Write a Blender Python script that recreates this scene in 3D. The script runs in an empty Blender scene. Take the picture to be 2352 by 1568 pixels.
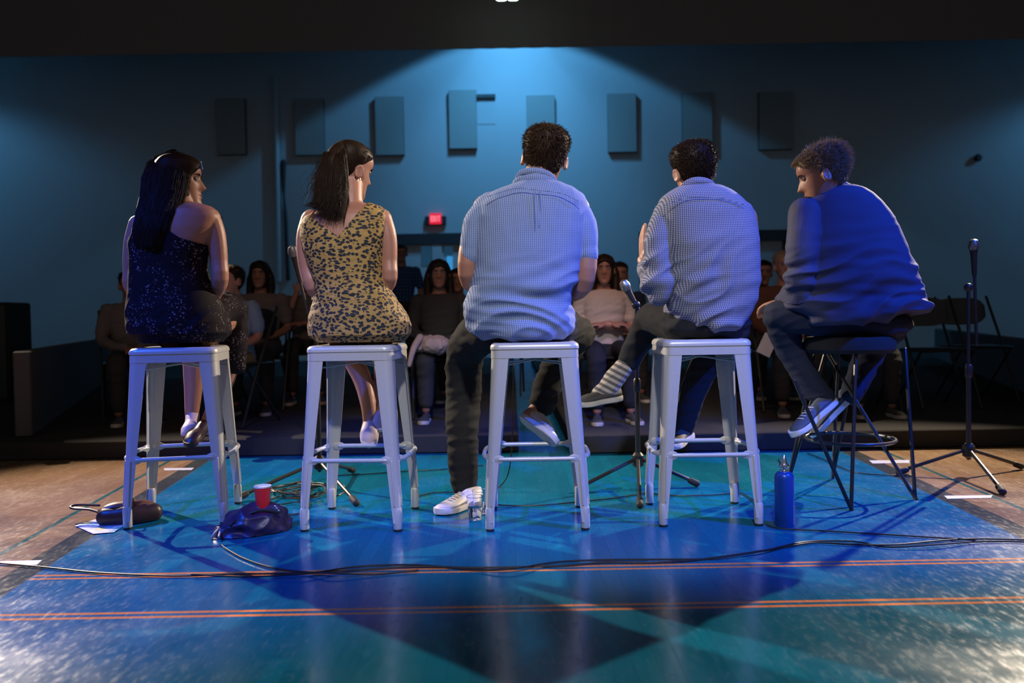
import bpy, bmesh, math, random
import numpy as np
from mathutils import Vector, Matrix, noise
random.seed(7)
C = bpy.context.scene.collection
SC = bpy.context.scene
R_ = math.radians
# ---------------------------------------------------------------- camera
FPX = 1830.0
ZC = 0.851
_p, _r = R_(1.53), R_(-1.0)
fw = Vector((0, math.cos(_p), -math.sin(_p)))
_u = Vector((0, math.sin(_p), math.cos(_p))); _x = Vector((1, 0, 0))
rt = _x*math.cos(_r) + _u*math.sin(_r)
up = -_x*math.sin(_r) + _u*math.cos(_r)
cam = bpy.data.cameras.new('camera'); co = bpy.data.objects.new('camera', cam); C.objects.link(co)
cam.sensor_width = 36; cam.lens = 36*FPX/2352; cam.clip_end = 60; cam.clip_start = 0.05
m = Matrix((rt, up, -fw)).transposed().to_4x4(); m.translation = (0, 0, ZC); co.matrix_world = m
cam.dof.use_dof = True; cam.dof.focus_distance = 3.35; cam.dof.aperture_fstop = 2.0
SC.camera = co
SC.view_settings.view_transform = 'Standard'; SC.view_settings.look = 'None'
SC.view_settings.gamma = 1; SC.view_settings.use_curve_mapping = False; SC.view_settings.exposure = 0.0
W_ = bpy.data.worlds.new('world'); SC.world = W_; W_.use_nodes = True
W_.node_tree.nodes['Background'].inputs[0].default_value = (1.0, 0.95, 0.92, 1)
W_.node_tree.nodes['Background'].inputs[1].default_value = 0.10

def at(px, py, Y):            # a point seen at that pixel, at distance Y down the hall
    d = fw + rt*((px-1176)/FPX) + up*((784-py)/FPX)
    return Vector((0, 0, ZC)) + d*(Y/d.y)
def fl(px, py, z=0.0):        # the point of the floor seen at that pixel
    d = fw + rt*((px-1176)/FPX) + up*((784-py)/FPX)
    return Vector((0, 0, ZC)) + d*((z-ZC)/d.z)

# ---------------------------------------------------------------- lights
def spot(name, loc, target, col, power, size, blend=0.3, rad=0.08):
    l = bpy.data.lights.new(name, 'SPOT'); l.energy = power; l.color = col
    l.spot_size = R_(size); l.spot_blend = blend; l.shadow_soft_size = rad
    o = bpy.data.objects.new(name, l); C.objects.link(o); o.location = loc
    d = Vector(target)-Vector(loc); o.rotation_euler = d.to_track_quat('-Z', 'Y').to_euler()
    return o
CY = (0.12, 0.50, 1.0); BL = (0.01, 0.10, 1.0); WM = (1.0, 0.82, 0.62); NW = (0.95, 0.95, 1.0)
# two down-lights above the middle of the far wall, an added fill, and one at each side
spot('wall_downlight', (0.1, 14.5, 7.87), (0.1, 14.5, 0), CY, 430, 119, 0.10, 0.10)
spot('wall_downlight', (0.1, 16.0, 7.66), (0.1, 16.0, 0), CY, 55, 72, 0.15, 0.06)
spot('wall_fill', (0.1, 13.7, 8.2), (0.1, 16.5, 2.4), CY, 640, 70, 1.0, 0.2)  # added to brighten the lower wall, not a known lamp
spot('side_downlight', (-12.6, 14.5, 6.4), (-12.6, 14.5, 0), CY, 185, 150, 0.35, 0.15)
spot('side_downlight', (13.0, 14.5, 6.2), (13.0, 14.5, 0), CY, 185, 150, 0.35, 0.15)
# stage lights high on the audience side, left and right
spot('front_light_left', (-5.4, 7.2, 3.9), (-0.9, 3.0, 0.5), WM, 3100, 43, 0.45, 0.04)
spot('front_light_right', (5.4, 7.4, 3.9), (1.1, 3.0, 0.5), WM, 3100, 43, 0.45, 0.04)
# added dim warm fill that brightens the front rows, no known lamp
spot('audience_fill', (0.6, 1.2, 4.9), (0.75, 6.2, 0.95), (1.0, 0.62, 0.46), 330, 30, 1.0, 0.15)
spot('audience_fill', (-0.4, 1.0, 4.9), (-0.2, 7.0, 0.7), (1.0, 0.55, 0.40), 150, 60, 1.0, 0.3)
# stage lights above the camera: white in the middle, blue at both sides
spot('white_light', (0.2, -0.6, 4.0), (0.1, 3.5, 0.75), NW, 620, 31, 0.4, 0.10)
spot('blue_light_left', (-3.6, 1.0, 4.2), (-1.95, 3.0, 0.2), BL, 1350, 42, 0.8, 0.08)
spot('blue_light_right', (3.9, 1.2, 4.2), (1.45, 3.45, 0.95), BL, 1950, 36, 0.7, 0.08)

# ---------------------------------------------------------------- materials
class NT:
    def __init__(s, name):
        s.m = bpy.data.materials.new(name); s.m.use_nodes = True; s.t = s.m.node_tree
        s.b = s.t.nodes['Principled BSDF']
    def n(s, t, **k):
        x = s.t.nodes.new(t)
        for a, v in k.items(): setattr(x, a, v)
        return x
    def l(s, a, b): s.t.links.new(a, b)
    def put(s, inp, v):
        if hasattr(v, 'is_linked') or hasattr(v, 'links'): s.l(v, inp)
        else: inp.default_value = v
    def M(s, op, a, b=0.0, c=None):
        x = s.n('ShaderNodeMath', operation=op)
        s.put(x.inputs[0], a); s.put(x.inputs[1], b)
        if c is not None: s.put(x.inputs[2], c)
        return x.outputs[0]
    def mix(s, f, a, b):
        x = s.n('ShaderNodeMix', data_type='RGBA')
        s.put(x.inputs[0], f)
        for i, v in ((6, a), (7, b)):
            if isinstance(v, tuple): v = (*v[:3], 1)
            s.put(x.inputs[i], v)
        return x.outputs[2]
    def xyz(s, kind='Object'):
        tc = s.n('ShaderNodeTexCoord'); sp = s.n('ShaderNodeSeparateXYZ'); s.l(tc.outputs[kind], sp.inputs[0])
        s.tc = tc.outputs[kind]
        return sp.outputs[0], sp.outputs[1], sp.outputs[2]
    def vec(s, x, y, z):
        c = s.n('ShaderNodeCombineXYZ'); s.put(c.inputs[0], x); s.put(c.inputs[1], y); s.put(c.inputs[2], z); return c.outputs[0]
    def noise(s, v, scale, detail=3, rough=0.5):
        x = s.n('ShaderNodeTexNoise'); s.put(x.inputs['Vector'], v); x.inputs['Scale'].default_value = scale
        x.inputs['Detail'].default_value = detail; x.inputs['Roughness'].default_value = rough
        return x.outputs[0]
    def ramp(s, v, a, b):    # smooth 0..1 between a and b
        x = s.n('ShaderNodeMapRange', interpolation_type='SMOOTHSTEP')
        s.put(x.inputs[0], v); s.put(x.inputs[1], a); s.put(x.inputs[2], b); return x.outputs[0]
    def bump(s, h, strength=0.3, dist=0.002):
        x = s.n('ShaderNodeBump'); x.inputs['Strength'].default_value = strength; x.inputs['Distance'].default_value = dist
        s.l(h, x.inputs['Height']); s.l(x.outputs[0], s.b.inputs['Normal'])
    def set(s, **k):
        for a, v in k.items():
            i = s.b.inputs[a.replace('_', ' ')]
            if isinstance(v, tuple) and len(v) == 3: v = (*v, 1)
            s.put(i, v)
        return s

def mat(name, col, rough=0.6, metal=0.0, var=0.12, scale=30, bump=0.0, spec=0.5, **k):
    t = NT(name); t.xyz()
    n = t.noise(t.tc, scale, 3)
    t.set(Base_Color=t.mix(n, tuple(c*(1-var) for c in col), tuple(min(1, c*(1+var)) for c in col)),
          Roughness=rough, Metallic=metal)
    t.b.inputs['Specular IOR Level'].default_value = spec
    if bump: t.bump(n, bump, 0.003)
    for a, v in k.items():
        a = a.replace('_', ' ')
        if isinstance(v, tuple): v = (*v, 1) if len(v) == 3 and 'Radius' not in a else v
        t.b.inputs[a].default_value = v
    return t.m

M = {}
M['steel'] = mat('painted_steel', (0.54, 0.53, 0.50), 0.36, 0.25, 0.05, 60)
M['rubber'] = mat('black_rubber', (0.012, 0.012, 0.012), 0.7)
M['black'] = mat('black_metal', (0.018, 0.018, 0.02), 0.38)
M['blackcloth'] = mat('black_cloth', (0.035, 0.034, 0.034), 0.9, spec=0.2)
M['darkblue'] = mat('navy_cloth', (0.02, 0.025, 0.05), 0.85, spec=0.2)
M['valance'] = mat('black_curtain', (0.28, 0.26, 0.255), 0.95, spec=0.1)
M['cable'] = mat('cable_rubber', (0.014, 0.013, 0.014), 0.42)
M['skin'] = mat('skin', (0.36, 0.165, 0.11), 0.5, 0, 0.08, 40, bump=0.05, Subsurface_Weight=0.12, Subsurface_Scale=0.012)
M['skin_pale'] = mat('pale_skin', (0.38, 0.175, 0.12), 0.48, 0, 0.06, 40, bump=0.05, Subsurface_Weight=0.12, Subsurface_Scale=0.012)
M['skin_brown'] = mat('brown_skin', (0.26, 0.12, 0.07), 0.5, 0, 0.08, 40)
M['hair_dark'] = mat('dark_brown_hair', (0.019, 0.010, 0.006), 0.5, 0, 0.4, 80, spec=0.12)
M['hair_black'] = mat('black_hair', (0.014, 0.010, 0.009), 0.5, 0, 0.3, 80, spec=0.12)
M['hair_mid'] = mat('brown_hair', (0.038, 0.021, 0.012), 0.5, 0, 0.4, 80, spec=0.12)
M['hair_grey'] = mat('greying_hair', (0.24, 0.17, 0.115), 0.5, 0, 0.3, 80, spec=0.12)
M['eye'] = mat('eye_white', (0.14, 0.12, 0.11), 0.2)
M['iris'] = mat('dark_iris', (0.03, 0.02, 0.015), 0.15)
M['lips'] = mat('lips', (0.32, 0.11, 0.09), 0.45)
M['charcoal'] = mat('charcoal_trousers', (0.020, 0.020, 0.021), 0.88, 0, 0.2, 90, bump=0.1, spec=0.15)
M['trouser_black'] = mat('black_trousers', (0.02, 0.021, 0.026), 0.88, 0, 0.2, 90, bump=0.1, spec=0.15)
M['navy_jacket'] = mat('navy_jacket', (0.05, 0.055, 0.11), 0.75, 0, 0.1, 200, bump=0.06, spec=0.25)
M['khaki'] = mat('khaki_trousers', (0.20, 0.15, 0.085), 0.9, 0, 0.12, 60, spec=0.15)
M['white_leather'] = mat('off_white_leather', (0.52, 0.46, 0.40), 0.5, 0, 0.08, 50)
M['sole'] = mat('cream_sole', (0.58, 0.52, 0.44), 0.6)
M['teal_canvas'] = mat('teal_canvas', (0.05, 0.13, 0.17), 0.7)
M['purple'] = mat('purple_nylon', (0.03, 0.02, 0.075), 0.38, 0, 0.3, 14, bump=0.5)
M['brown_leather'] = mat('brown_leather', (0.13, 0.045, 0.025), 0.34, 0, 0.3, 25, bump=0.1)
M['dark_leather'] = mat('dark_leather', (0.03, 0.012, 0.014), 0.4, 0, 0.3, 25)
M['red_plastic'] = mat('red_plastic', (0.75, 0.02, 0.025), 0.35, 0, 0.1, 20)
M['white_plastic'] = mat('white_plastic', (0.7, 0.7, 0.72), 0.4)
M['bottle'] = mat('blue_bottle_paint', (0.005, 0.045, 0.27), 0.3, 0.1, 0.05, 10)
M['chrome'] = mat('chrome', (0.7, 0.7, 0.7), 0.2, 1.0)
M['gold'] = mat('gold_metal', (0.8, 0.5, 0.2), 0.25, 1.0)
M['paper'] = mat('printed_paper', (0.55, 0.55, 0.6), 0.7)
M['tape'] = mat('white_tape', (0.42, 0.42, 0.5), 0.6)
M['panel'] = mat('acoustic_panel_cloth', (0.33, 0.37, 0.36), 0.95, 0, 0.06, 60, spec=0.1)
M['panel_edge'] = mat('acoustic_panel_edge', (0.08, 0.09, 0.09), 0.95)
M['ceil'] = mat('dark_ceiling', (0.035, 0.035, 0.037), 0.95, spec=0.1)
M['pad'] = mat('dark_wall_pad', (0.10, 0.098, 0.095), 0.8, spec=0.2)
M['riser'] = mat('dark_riser_carpet', (0.042, 0.040, 0.038), 0.95, spec=0.1)
M['doorpaint'] = mat('door_paint', (0.5, 0.56, 0.58), 0.6)
M['darkframe'] = mat('dark_frame', (0.03, 0.035, 0.04), 0.6)
M['pink_shirt'] = mat('pale_pink_blouse', (0.46, 0.37, 0.34), 0.85, 0, 0.06, 60, spec=0.2)
M['grey_tee'] = mat('grey_t_shirt', (0.13, 0.11, 0.10), 0.9, 0, 0.06, 60, spec=0.15)
M['blue_shirt'] = mat('light_blue_shirt', (0.20, 0.26, 0.38), 0.85, spec=0.15)
M['brown_sweater'] = mat('brown_sweater', (0.10, 0.045, 0.03), 0.95, 0, 0.2, 120, spec=0.1)
M['beige'] = mat('beige_cloth', (0.40, 0.28, 0.22), 0.85, 0, 0.2, 30)
M['sock_red'] = mat('red_sock', (0.28, 0.03, 0.04), 0.9)
M['pink_leather'] = mat('beige_sandal_leather', (0.5, 0.36, 0.32), 0.55)
M['grey_shoe'] = mat('dark_grey_shoe', (0.06, 0.055, 0.05), 0.7)
M['blue_shoe'] = mat('dark_trainer_mesh', (0.07, 0.09, 0.14), 0.7, 0, 0.4, 120)

def emit(name, col, st):
    t = NT(name); t.set(Base_Color=(0.02, 0.02, 0.02)); t.b.inputs['Emission Color'].default_value = (*col, 1)
    t.b.inputs['Emission Strength'].default_value = st; return t.m
M['lamp_glow'] = emit('lamp_glow', (0.75, 1.0, 0.9), 6)
M['exit_red'] = emit('exit_sign_red', (1.0, 0.02, 0.06), 0.75)
M['exit_pale'] = emit('exit_letters', (1.0, 0.22, 0.30), 1.1)
M['door_glass'] = emit('door_glass_lit', (0.05, 0.25, 0.5), 0.16)
M['door_glass_bright'] = emit('door_glass_bright', (0.05, 0.38, 0.85), 0.7)

def m_wall():
    t = NT('painted_block_wall'); x, y, z = t.xyz()
    n = t.noise(t.tc, 1.2, 4); n2 = t.noise(t.tc, 40, 2)
    t.set(Base_Color=t.mix(n, (0.47, 0.53, 0.55), (0.52, 0.58, 0.60)), Roughness=0.9)
    t.b.inputs['Specular IOR Level'].default_value = 0.1
    row = t.M('FRACT', t.M('DIVIDE', z, 0.2)); g = t.ramp(row, 0.0, 0.06)
    t.bump(t.M('ADD', t.M('MULTIPLY', g, 0.3), t.M('MULTIPLY', n2, 0.4)), 0.15, 0.004)
    return t.m
M['wall'] = m_wall()

def m_floor():
    t = NT('court_floor'); x, y, z = t.xyz()
    # narrow strips running down the hall
    sx = t.M('DIVIDE', x, 0.057); ix = t.M('FLOOR', sx); fx = t.M('FRACT', sx)
    wn = t.n('ShaderNodeTexWhiteNoise', noise_dimensions='1D'); t.l(ix, wn.inputs['W'])
    off = wn.outputs[0]
    sy = t.M('ADD', t.M('DIVIDE', y, 0.9), t.M('MULTIPLY', off, 7.3)); fy = t.M('FRACT', sy); iy = t.M('FLOOR', sy)
    wn2 = t.n('ShaderNodeTexWhiteNoise', noise_dimensions='2D'); t.l(t.vec(ix, iy, 0), wn2.inputs[0])
    pl = wn2.outputs[0]
    seam = t.M('MAXIMUM', t.M('SUBTRACT', 1.0, t.ramp(t.M('MINIMUM', fx, t.M('SUBTRACT', 1.0, fx)), 0.0, 0.02)),
               t.M('SUBTRACT', 1.0, t.ramp(t.M('MINIMUM', fy, t.M('SUBTRACT', 1.0, fy)), 0.0, 0.0016)))
    grain = t.noise(t.vec(t.M('MULTIPLY', x, 60), t.M('MULTIPLY', y, 4), ix), 1.0, 4)
    wood = t.mix(pl, (0.28, 0.165, 0.085), (0.36, 0.235, 0.13))
    wood = t.mix(t.M('MULTIPLY', grain, 0.5), wood, (0.19, 0.10, 0.055))
    blue = t.mix(pl, (0.002, 0.112, 0.215), (0.003, 0.138, 0.25))
    big = t.noise(t.tc, 1.6, 5, 0.65)
    blue = t.mix(t.M('MULTIPLY', t.ramp(big, 0.45, 0.8), 0.25), blue, (0.04, 0.15, 0.26))
    def band(v, a, b, e=0.003):
        return t.M('MULTIPLY', t.ramp(v, a-e, a+e), t.M('SUBTRACT', 1.0, t.ramp(v, b-e, b+e)))
    left = t.M('SUBTRACT', t.M('MULTIPLY', y, -0.113), 1.355)      # edge of the painted key
    right = t.M('ADD', t.M('MULTIPLY', y, 0.07), 1.69)
    dl = t.M('SUBTRACT', x, left); dr = t.M('SUBTRACT', right, x)
    dk = t.M('MINIMUM', dl, dr)
    col = t.mix(t.ramp(dk, -0.003, 0.003), wood, blue)
    col = t.mix(band(dk, -0.10, 0.0), col, (0.045, 0.05, 0.05))
    col = t.mix(band(dk, -0.27, -0.245), col, (0.02, 0.10, 0.09))
    inl = t.M('MULTIPLY', t.ramp(dk, 0.0, 0.01), 1.0)
    org = (0.85, 0.26, 0.06)
    for yc in (2.705, 2.332):
        for s in (-0.024, 0.012):
            b = t.M('MULTIPLY', band(y, yc+s-.002, yc+s+0.014, 0.0015), inl)
            col = t.mix(b, col, org)
    scr = t.noise(t.vec(t.M('MULTIPLY', x, 9), t.M('MULTIPLY', y, 3), 0.0), 6.0, 5, 0.7)
    spk = t.noise(t.tc, 38, 2)
    sc = t.M('MULTIPLY', t.ramp(spk, 0.72, 0.79), 0.25)
    vs = t.n('ShaderNodeTexVoronoi', feature='DISTANCE_TO_EDGE'); t.l(t.vec(t.M('ADD', x, t.M('MULTIPLY', big, 0.6)), y, 0.0), vs.inputs['Vector']); vs.inputs['Scale'].default_value = 3.1
    cr = t.M('MULTIPLY', t.M('SUBTRACT', 1.0, t.ramp(vs.outputs['Distance'], 0.0, 0.006)), t.ramp(scr, 0.56, 0.66))
    col = t.mix(t.M('MAXIMUM', sc, t.M('MULTIPLY', cr, 0.3)), col, (0.22, 0.30, 0.36))
    col = t.mix(t.M('MULTIPLY', seam, 0.55), col, (0.012, 0.02, 0.03))
    rg = t.M('ADD', 0.14, t.M('MULTIPLY', t.ramp(big, 0.35, 0.75), 0.14))
    rg = t.M('ADD', rg, t.M('MULTIPLY', t.ramp(scr, 0.45, 0.7), 0.12))
    t.set(Base_Color=col, Roughness=rg)
    t.b.inputs['Specular IOR Level'].default_value = 0.36
    h = t.M('SUBTRACT', t.M('MULTIPLY', grain, 0.15), t.M('MULTIPLY', seam, 0.8))
    h = t.M('ADD', h, t.M('MULTIPLY', pl, 0.3))
    t.bump(h, 0.06, 0.0015)
    return t.m
M['floor'] = m_floor()

def m_check(name, p, white, c1, c2, pz=None, stripes=0.0):
    t = NT(name); x, y, z = t.xyz()
    def sq(v, q): return t.ramp(t.M('SINE', t.M('MULTIPLY', v, 2*math.pi/q)), -0.35, 0.35)
    a = sq(t.M('ADD', x, t.M('MULTIPLY', y, 0.25)), p); b = sq(z, pz or p)
    lo = t.mix(a, white, c1); hi = t.mix(a, c1, c2)
    col = t.mix(t.M('MULTIPLY', b, 1.0-stripes), lo, hi)
    t.set(Base_Color=col, Roughness=0.85); t.b.inputs['Specular IOR Level'].default_value = 0.2
    n = t.noise(t.vec(t.M('MULTIPLY', x, 40), t.M('MULTIPLY', y, 40), t.M('MULTIPLY', z, 150)), 1.0, 3)
    t.bump(t.M('ADD', n, t.M('MULTIPLY', a, 0.3)), 0.35, 0.002)
    return t.m
M['seersucker'] = m_check('blue_white_seersucker', 0.0080, (0.34, 0.40, 0.56), (0.16, 0.22, 0.40), (0.08, 0.13, 0.29), 0.0072, 0.35)
M['gingham'] = m_check('small_navy_gingham', 0.0075, (0.36, 0.36, 0.42), (0.15, 0.16, 0.23), (0.05, 0.06, 0.12))
M['plaid'] = m_check('blue_plaid', 0.05, (0.02, 0.06, 0.16), (0.02, 0.04, 0.10), (0.05, 0.14, 0.35))

def m_leopard():
    t = NT('gold_leopard_print'); x, y, z = t.xyz()
    w = t.n('ShaderNodeTexNoise'); t.l(t.tc, w.inputs['Vector']); w.inputs['Scale'].default_value = 9
    v = t.n('ShaderNodeVectorMath', operation='SCALE'); t.l(w.outputs['Color'], v.inputs[0]); v.inputs['Scale'].default_value = 0.04
    a = t.n('ShaderNodeVectorMath', operation='ADD'); t.l(t.vec(t.M('MULTIPLY', x, 0.8), y, t.M('MULTIPLY', z, 1.25)), a.inputs[0]); t.l(v.outputs[0], a.inputs[1])
    vo = t.n('ShaderNodeTexVoronoi'); t.l(a.outputs[0], vo.inputs['Vector']); vo.inputs['Scale'].default_value = 66; vo.inputs['Randomness'].default_value = 0.85
    n = t.noise(a.outputs[0], 170, 2)
    d = t.M('ADD', vo.outputs['Distance'], t.M('MULTIPLY', t.M('SUBTRACT', n, 0.5), 0.30))
    spot_ = t.M('SUBTRACT', 1.0, t.ramp(d, 0.45, 0.50))
    base = t.mix(t.noise(t.tc, 14, 3), (0.34, 0.19, 0.045), (0.43, 0.28, 0.10))
    t.set(Base_Color=t.mix(spot_, base, (0.018, 0.02, 0.03)), Roughness=0.7)
    t.b.inputs['Specular IOR Level'].default_value = 0.3
    t.bump(t.noise(t.tc, 60, 2), 0.2, 0.002)
    return t.m
M['leopard'] = m_leopard()

def m_floral():
    t = NT('dark_floral_print'); x, y, z = t.xyz()
    vo = t.n('ShaderNodeTexVoronoi'); t.l(t.tc, vo.inputs['Vector']); vo.inputs['Scale'].default_value = 85
    n = t.noise(t.tc, 110, 3, 0.7); big = t.noise(t.tc, 13, 2)
    d = t.M('ADD', vo.outputs['Distance'], t.M('MULTIPLY', t.M('SUBTRACT', n, 0.5), 0.9))
    s = t.M('MULTIPLY', t.M('SUBTRACT', 1.0, t.ramp(d, 0.05, 0.40)), t.ramp(big, 0.42, 0.62))
    t.set(Base_Color=t.mix(s, (0.007, 0.004, 0.006), (0.26, 0.19, 0.22)), Roughness=0.8)
    t.b.inputs['Specular IOR Level'].default_value = 0.15
    t.bump(n, 0.2, 0.002)
    return t.m
M['floral'] = m_floral()

def m_glass():
    t = NT('clear_plastic'); t.set(Base_Color=(0.96, 0.97, 1.0), Roughness=0.03)
    t.b.inputs['Transmission Weight'].default_value = 1.0; t.b.inputs['IOR'].default_value = 1.25
    return t.m
M['clear'] = m_glass()
def m_water():
    t = NT('water'); t.set(Base_Color=(0.9, 0.97, 1.0), Roughness=0.0)
    t.b.inputs['Transmission Weight'].default_value = 1.0; t.b.inputs['IOR'].default_value = 1.33
    return t.m
M['water'] = m_water()
def m_magazine():
    t = NT('magazine_print'); x, y, z = t.xyz()
    n = t.noise(t.tc, 14, 2); n2 = t.noise(t.tc, 9, 3)
    c = t.mix(t.ramp(n, 0.5, 0.58), (0.6, 0.6, 0.66), (0.05, 0.3, 0.55))
    c = t.mix(t.ramp(n2, 0.56, 0.64), c, (0.45, 0.42, 0.2))
    t.set(Base_Color=c, Roughness=0.45); return t.m
M['magazine'] = m_magazine()

# ---------------------------------------------------------------- mesh helpers
def link(name, me, m, parent=None, smooth=True):
    if m: me.materials.append(m)
    if smooth: me.polygons.foreach_set('use_smooth', [True]*len(me.polygons))
    o = bpy.data.objects.new(name, me); C.objects.link(o)
    if parent is not None: o.parent = parent
    return o
def tag(o, label, cat, group=None, kind=None):
    o['label'] = label; o['category'] = cat
    if group: o['group'] = group
    if kind: o['kind'] = kind
    return o
def thing(name, loc, label, cat, group=None, rz=0):
    o = bpy.data.objects.new(name, None); C.objects.link(o); o.location = loc; o.rotation_euler = (0, 0, rz)
    o.empty_display_size = 0.1
    return tag(o, label, cat, group)

def catmull(pts, rad, sub):
    P = [Vector(p) for p in pts]
    if sub <= 1 or len(P) < 3: return P, list(rad)
    out, ro = [], []
    for i in range(len(P)-1):
        p0, p1, p2, p3 = P[max(i-1, 0)], P[i], P[i+1], P[min(i+2, len(P)-1)]
        for k in range(sub):
            t = k/sub
            out.append(0.5*((2*p1)+(p2-p0)*t+(2*p0-5*p1+4*p2-p3)*t*t+(3*p1-p0-3*p2+p3)*t**3))
            ro.append(rad[i]*(1-t)+rad[i+1]*t)
    out.append(P[-1]); ro.append(rad[-1]); return out, ro

class MB:
    """collects closed shapes"""
    def __init__(s): s.v = []; s.f = []
    def grid(s, rings, cap=True, closed=True):
        b = len(s.v); n = len(rings[0]); k = len(rings)
        for r in rings: s.v.extend([tuple(p) for p in r])
        for i in range(k-1):
            for j in range(n if closed else n-1):
                j2 = (j+1) % n
                s.f.append((b+i*n+j, b+i*n+j2, b+(i+1)*n+j2, b+(i+1)*n+j))
        if cap:
            s.f.append(tuple(b+j for j in range(n))[::-1]); s.f.append(tuple(b+(k-1)*n+j for j in range(n)))
        return s
    def tube(s, pts, rad, n=12, sub=4, flat=None, fk=0.6, caps=3):
        if not hasattr(rad, '__len__'): rad = [rad]*len(pts)
        P, Rr = catmull(pts, rad, sub)
        T = []
        for i in range(len(P)):
            d = (P[min(i+1, len(P)-1)]-P[max(i-1, 0)])
            T.append(d.normalized() if d.length > 1e-9 else Vector((0, 0, 1)))
        N = T[0].orthogonal().normalized(); rings = []
        if flat is not None: flat = Vector(flat).normalized()
        def ring(c, t, nn, r):
            bb = t.cross(nn); out = []
            for j in range(n):
                a = 2*math.pi*j/n; o = (nn*math.cos(a)+bb*math.sin(a))*r
                if flat is not None: o = o-flat*(o.dot(flat)*(1-fk))
                out.append(c+o)
            return out
        for q in range(caps, 0, -1):
            a = q/(caps+0.35)*math.pi/2
            rings.append(ring(P[0]-T[0]*Rr[0]*math.sin(a), T[0], N, Rr[0]*math.cos(a)))
        for i in range(len(P)):
            if i: N = (N-T[i]*N.dot(T[i])).normalized()
            rings.append(ring(P[i], T[i], N, Rr[i]))
        for q in range(1, caps+1):
            a = q/(caps+0.35)*math.pi/2
            rings.append(ring(P[-1]+T[-1]*Rr[-1]*math.sin(a), T[-1], N, Rr[-1]*math.cos(a)))
        return s.grid(rings)
    def ell(s, c, r, rot=None, n=20, k=12):
        rings = []
        for i in range(1, k):
            a = math.pi*i/k; ring = []
            for j in range(n):
                b = 2*math.pi*j/n
                p = Vector((r[0]*math.sin(a)*math.cos(b), r[1]*math.sin(a)*math.sin(b), -r[2]*math.cos(a)))
                if rot: p = rot @ p
                ring.append(Vector(c)+p)
            rings.append(ring)
        return s.grid(rings)
    def box(s, c, h, rot=None, bev=0.0):
        if bev <= 0:
            vs = []
            for z in (-1, 1):
                vs.append([Vector((x*h[0], y*h[1], z*h[2])) for x, y in ((-1, -1), (1, -1), (1, 1), (-1, 1))])
            vs = [[(rot @ p if rot else p)+Vector(c) for p in r] for r in vs]
            return s.grid(vs)
        rings = []
        for z, i in ((-1, 1), (-1, 0), (1, 0), (1, 1)):
            hx, hy = h[0]-i*bev, h[1]-i*bev; zz = z*(h[2]-(0 if i else bev)); r = []
            b2 = bev
            for sx, sy in ((-1, -1), (1, -1), (1, 1), (-1, 1)):
                if sx*sy > 0: q = [(sx*hx, sy*(hy-b2)), (sx*(hx-b2), sy*hy)]
                else: q = [(sx*(hx-b2), sy*hy), (sx*hx, sy*(hy-b2))]
                r += [Vector((a, b, zz)) for a, b in q]
            rings.append([(rot @ p if rot else p)+Vector(c) for p in r])
        return s.grid(rings)
    def lathe(s, c, prof, n=28, axis=None):
        rings = []
        for r, z in prof:
            rings.append([Vector(c)+(axis @ Vector((r*math.cos(2*math.pi*j/n), r*math.sin(2*math.pi*j/n), z)) if axis else
                          Vector((r*math.cos(2*math.pi*j/n), r*math.sin(2*math.pi*j/n), z))) for j in range(n)])
        return s.grid(rings)
    def mesh(s, name):
        me = bpy.data.meshes.new(name); me.from_pydata(s.v, [], s.f); me.validate(); me.update(); return me
    def obj(s, name, m, parent=None, smooth=True):
        me = s.mesh(name)
        bm = bmesh.new(); bm.from_mesh(me); bmesh.ops.recalc_face_normals(bm, faces=bm.faces); bm.to_mesh(me); bm.free()
        o = link(name, me, m, parent, smooth)
        if smooth:
            try: me.set_sharp_from_angle(angle=R_(38))
            except Exception: pass
        return o
    def skin(s, name, m, parent=None, voxel=0.007, it=4, fac=0.5, disp=None):
        """melt the collected shapes into one continuous surface"""
        me = s.mesh(name); t = bpy.data.objects.new('t', me); C.objects.link(t)
        rm = t.modifiers.new('r', 'REMESH'); rm.mode = 'VOXEL'; rm.voxel_size = voxel
        sm = t.modifiers.new('s', 'SMOOTH'); sm.iterations = it; sm.factor = fac
        dg = bpy.context.evaluated_depsgraph_get(); dg.update()
        nm = bpy.data.meshes.new_from_object(t.evaluated_get(dg)); bpy.data.objects.remove(t)
        bpy.data.meshes.remove(me)
        nm.name = name
        if disp:
            n = len(nm.vertices); co = np.empty(n*3, 'f'); no = np.empty(n*3, 'f')
            nm.vertices.foreach_get('co', co); nm.vertices.foreach_get('normal', no)
            co = co.reshape(-1, 3); no = no.reshape(-1, 3)
            d = np.array([disp(Vector(c), Vector(q)) for c, q in zip(co.tolist(), no.tolist())])
            co = co+no*d[:, None]; nm.vertices.foreach_set('co', co.astype('f').ravel()); nm.update()
        return link(name, nm, m, parent)

def folds(theta=0.0, amp=0.006, fz=22, fx=5, warp=1.6, mask=lambda p: 1.0, seed=0.0):
    c, s_ = math.cos(theta), math.sin(theta)
    def d(p, n):
        u = p.x*c+p.z*s_; v = -p.x*s_+p.z*c
        w = noise.noise(Vector((p.x*4+seed, p.y*4, p.z*4)))*warp
        a = noise.noise(Vector((u*fx+seed, p.y*fx, v*fz+w)))
        b = noise.noise(Vector((u*fx*2.1+seed, p.y*fx*1.5, v*fz*1.9-w)))
        return amp*mask(p)*((1-2.4*abs(a))*0.75+b*0.6)
    return d

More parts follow.
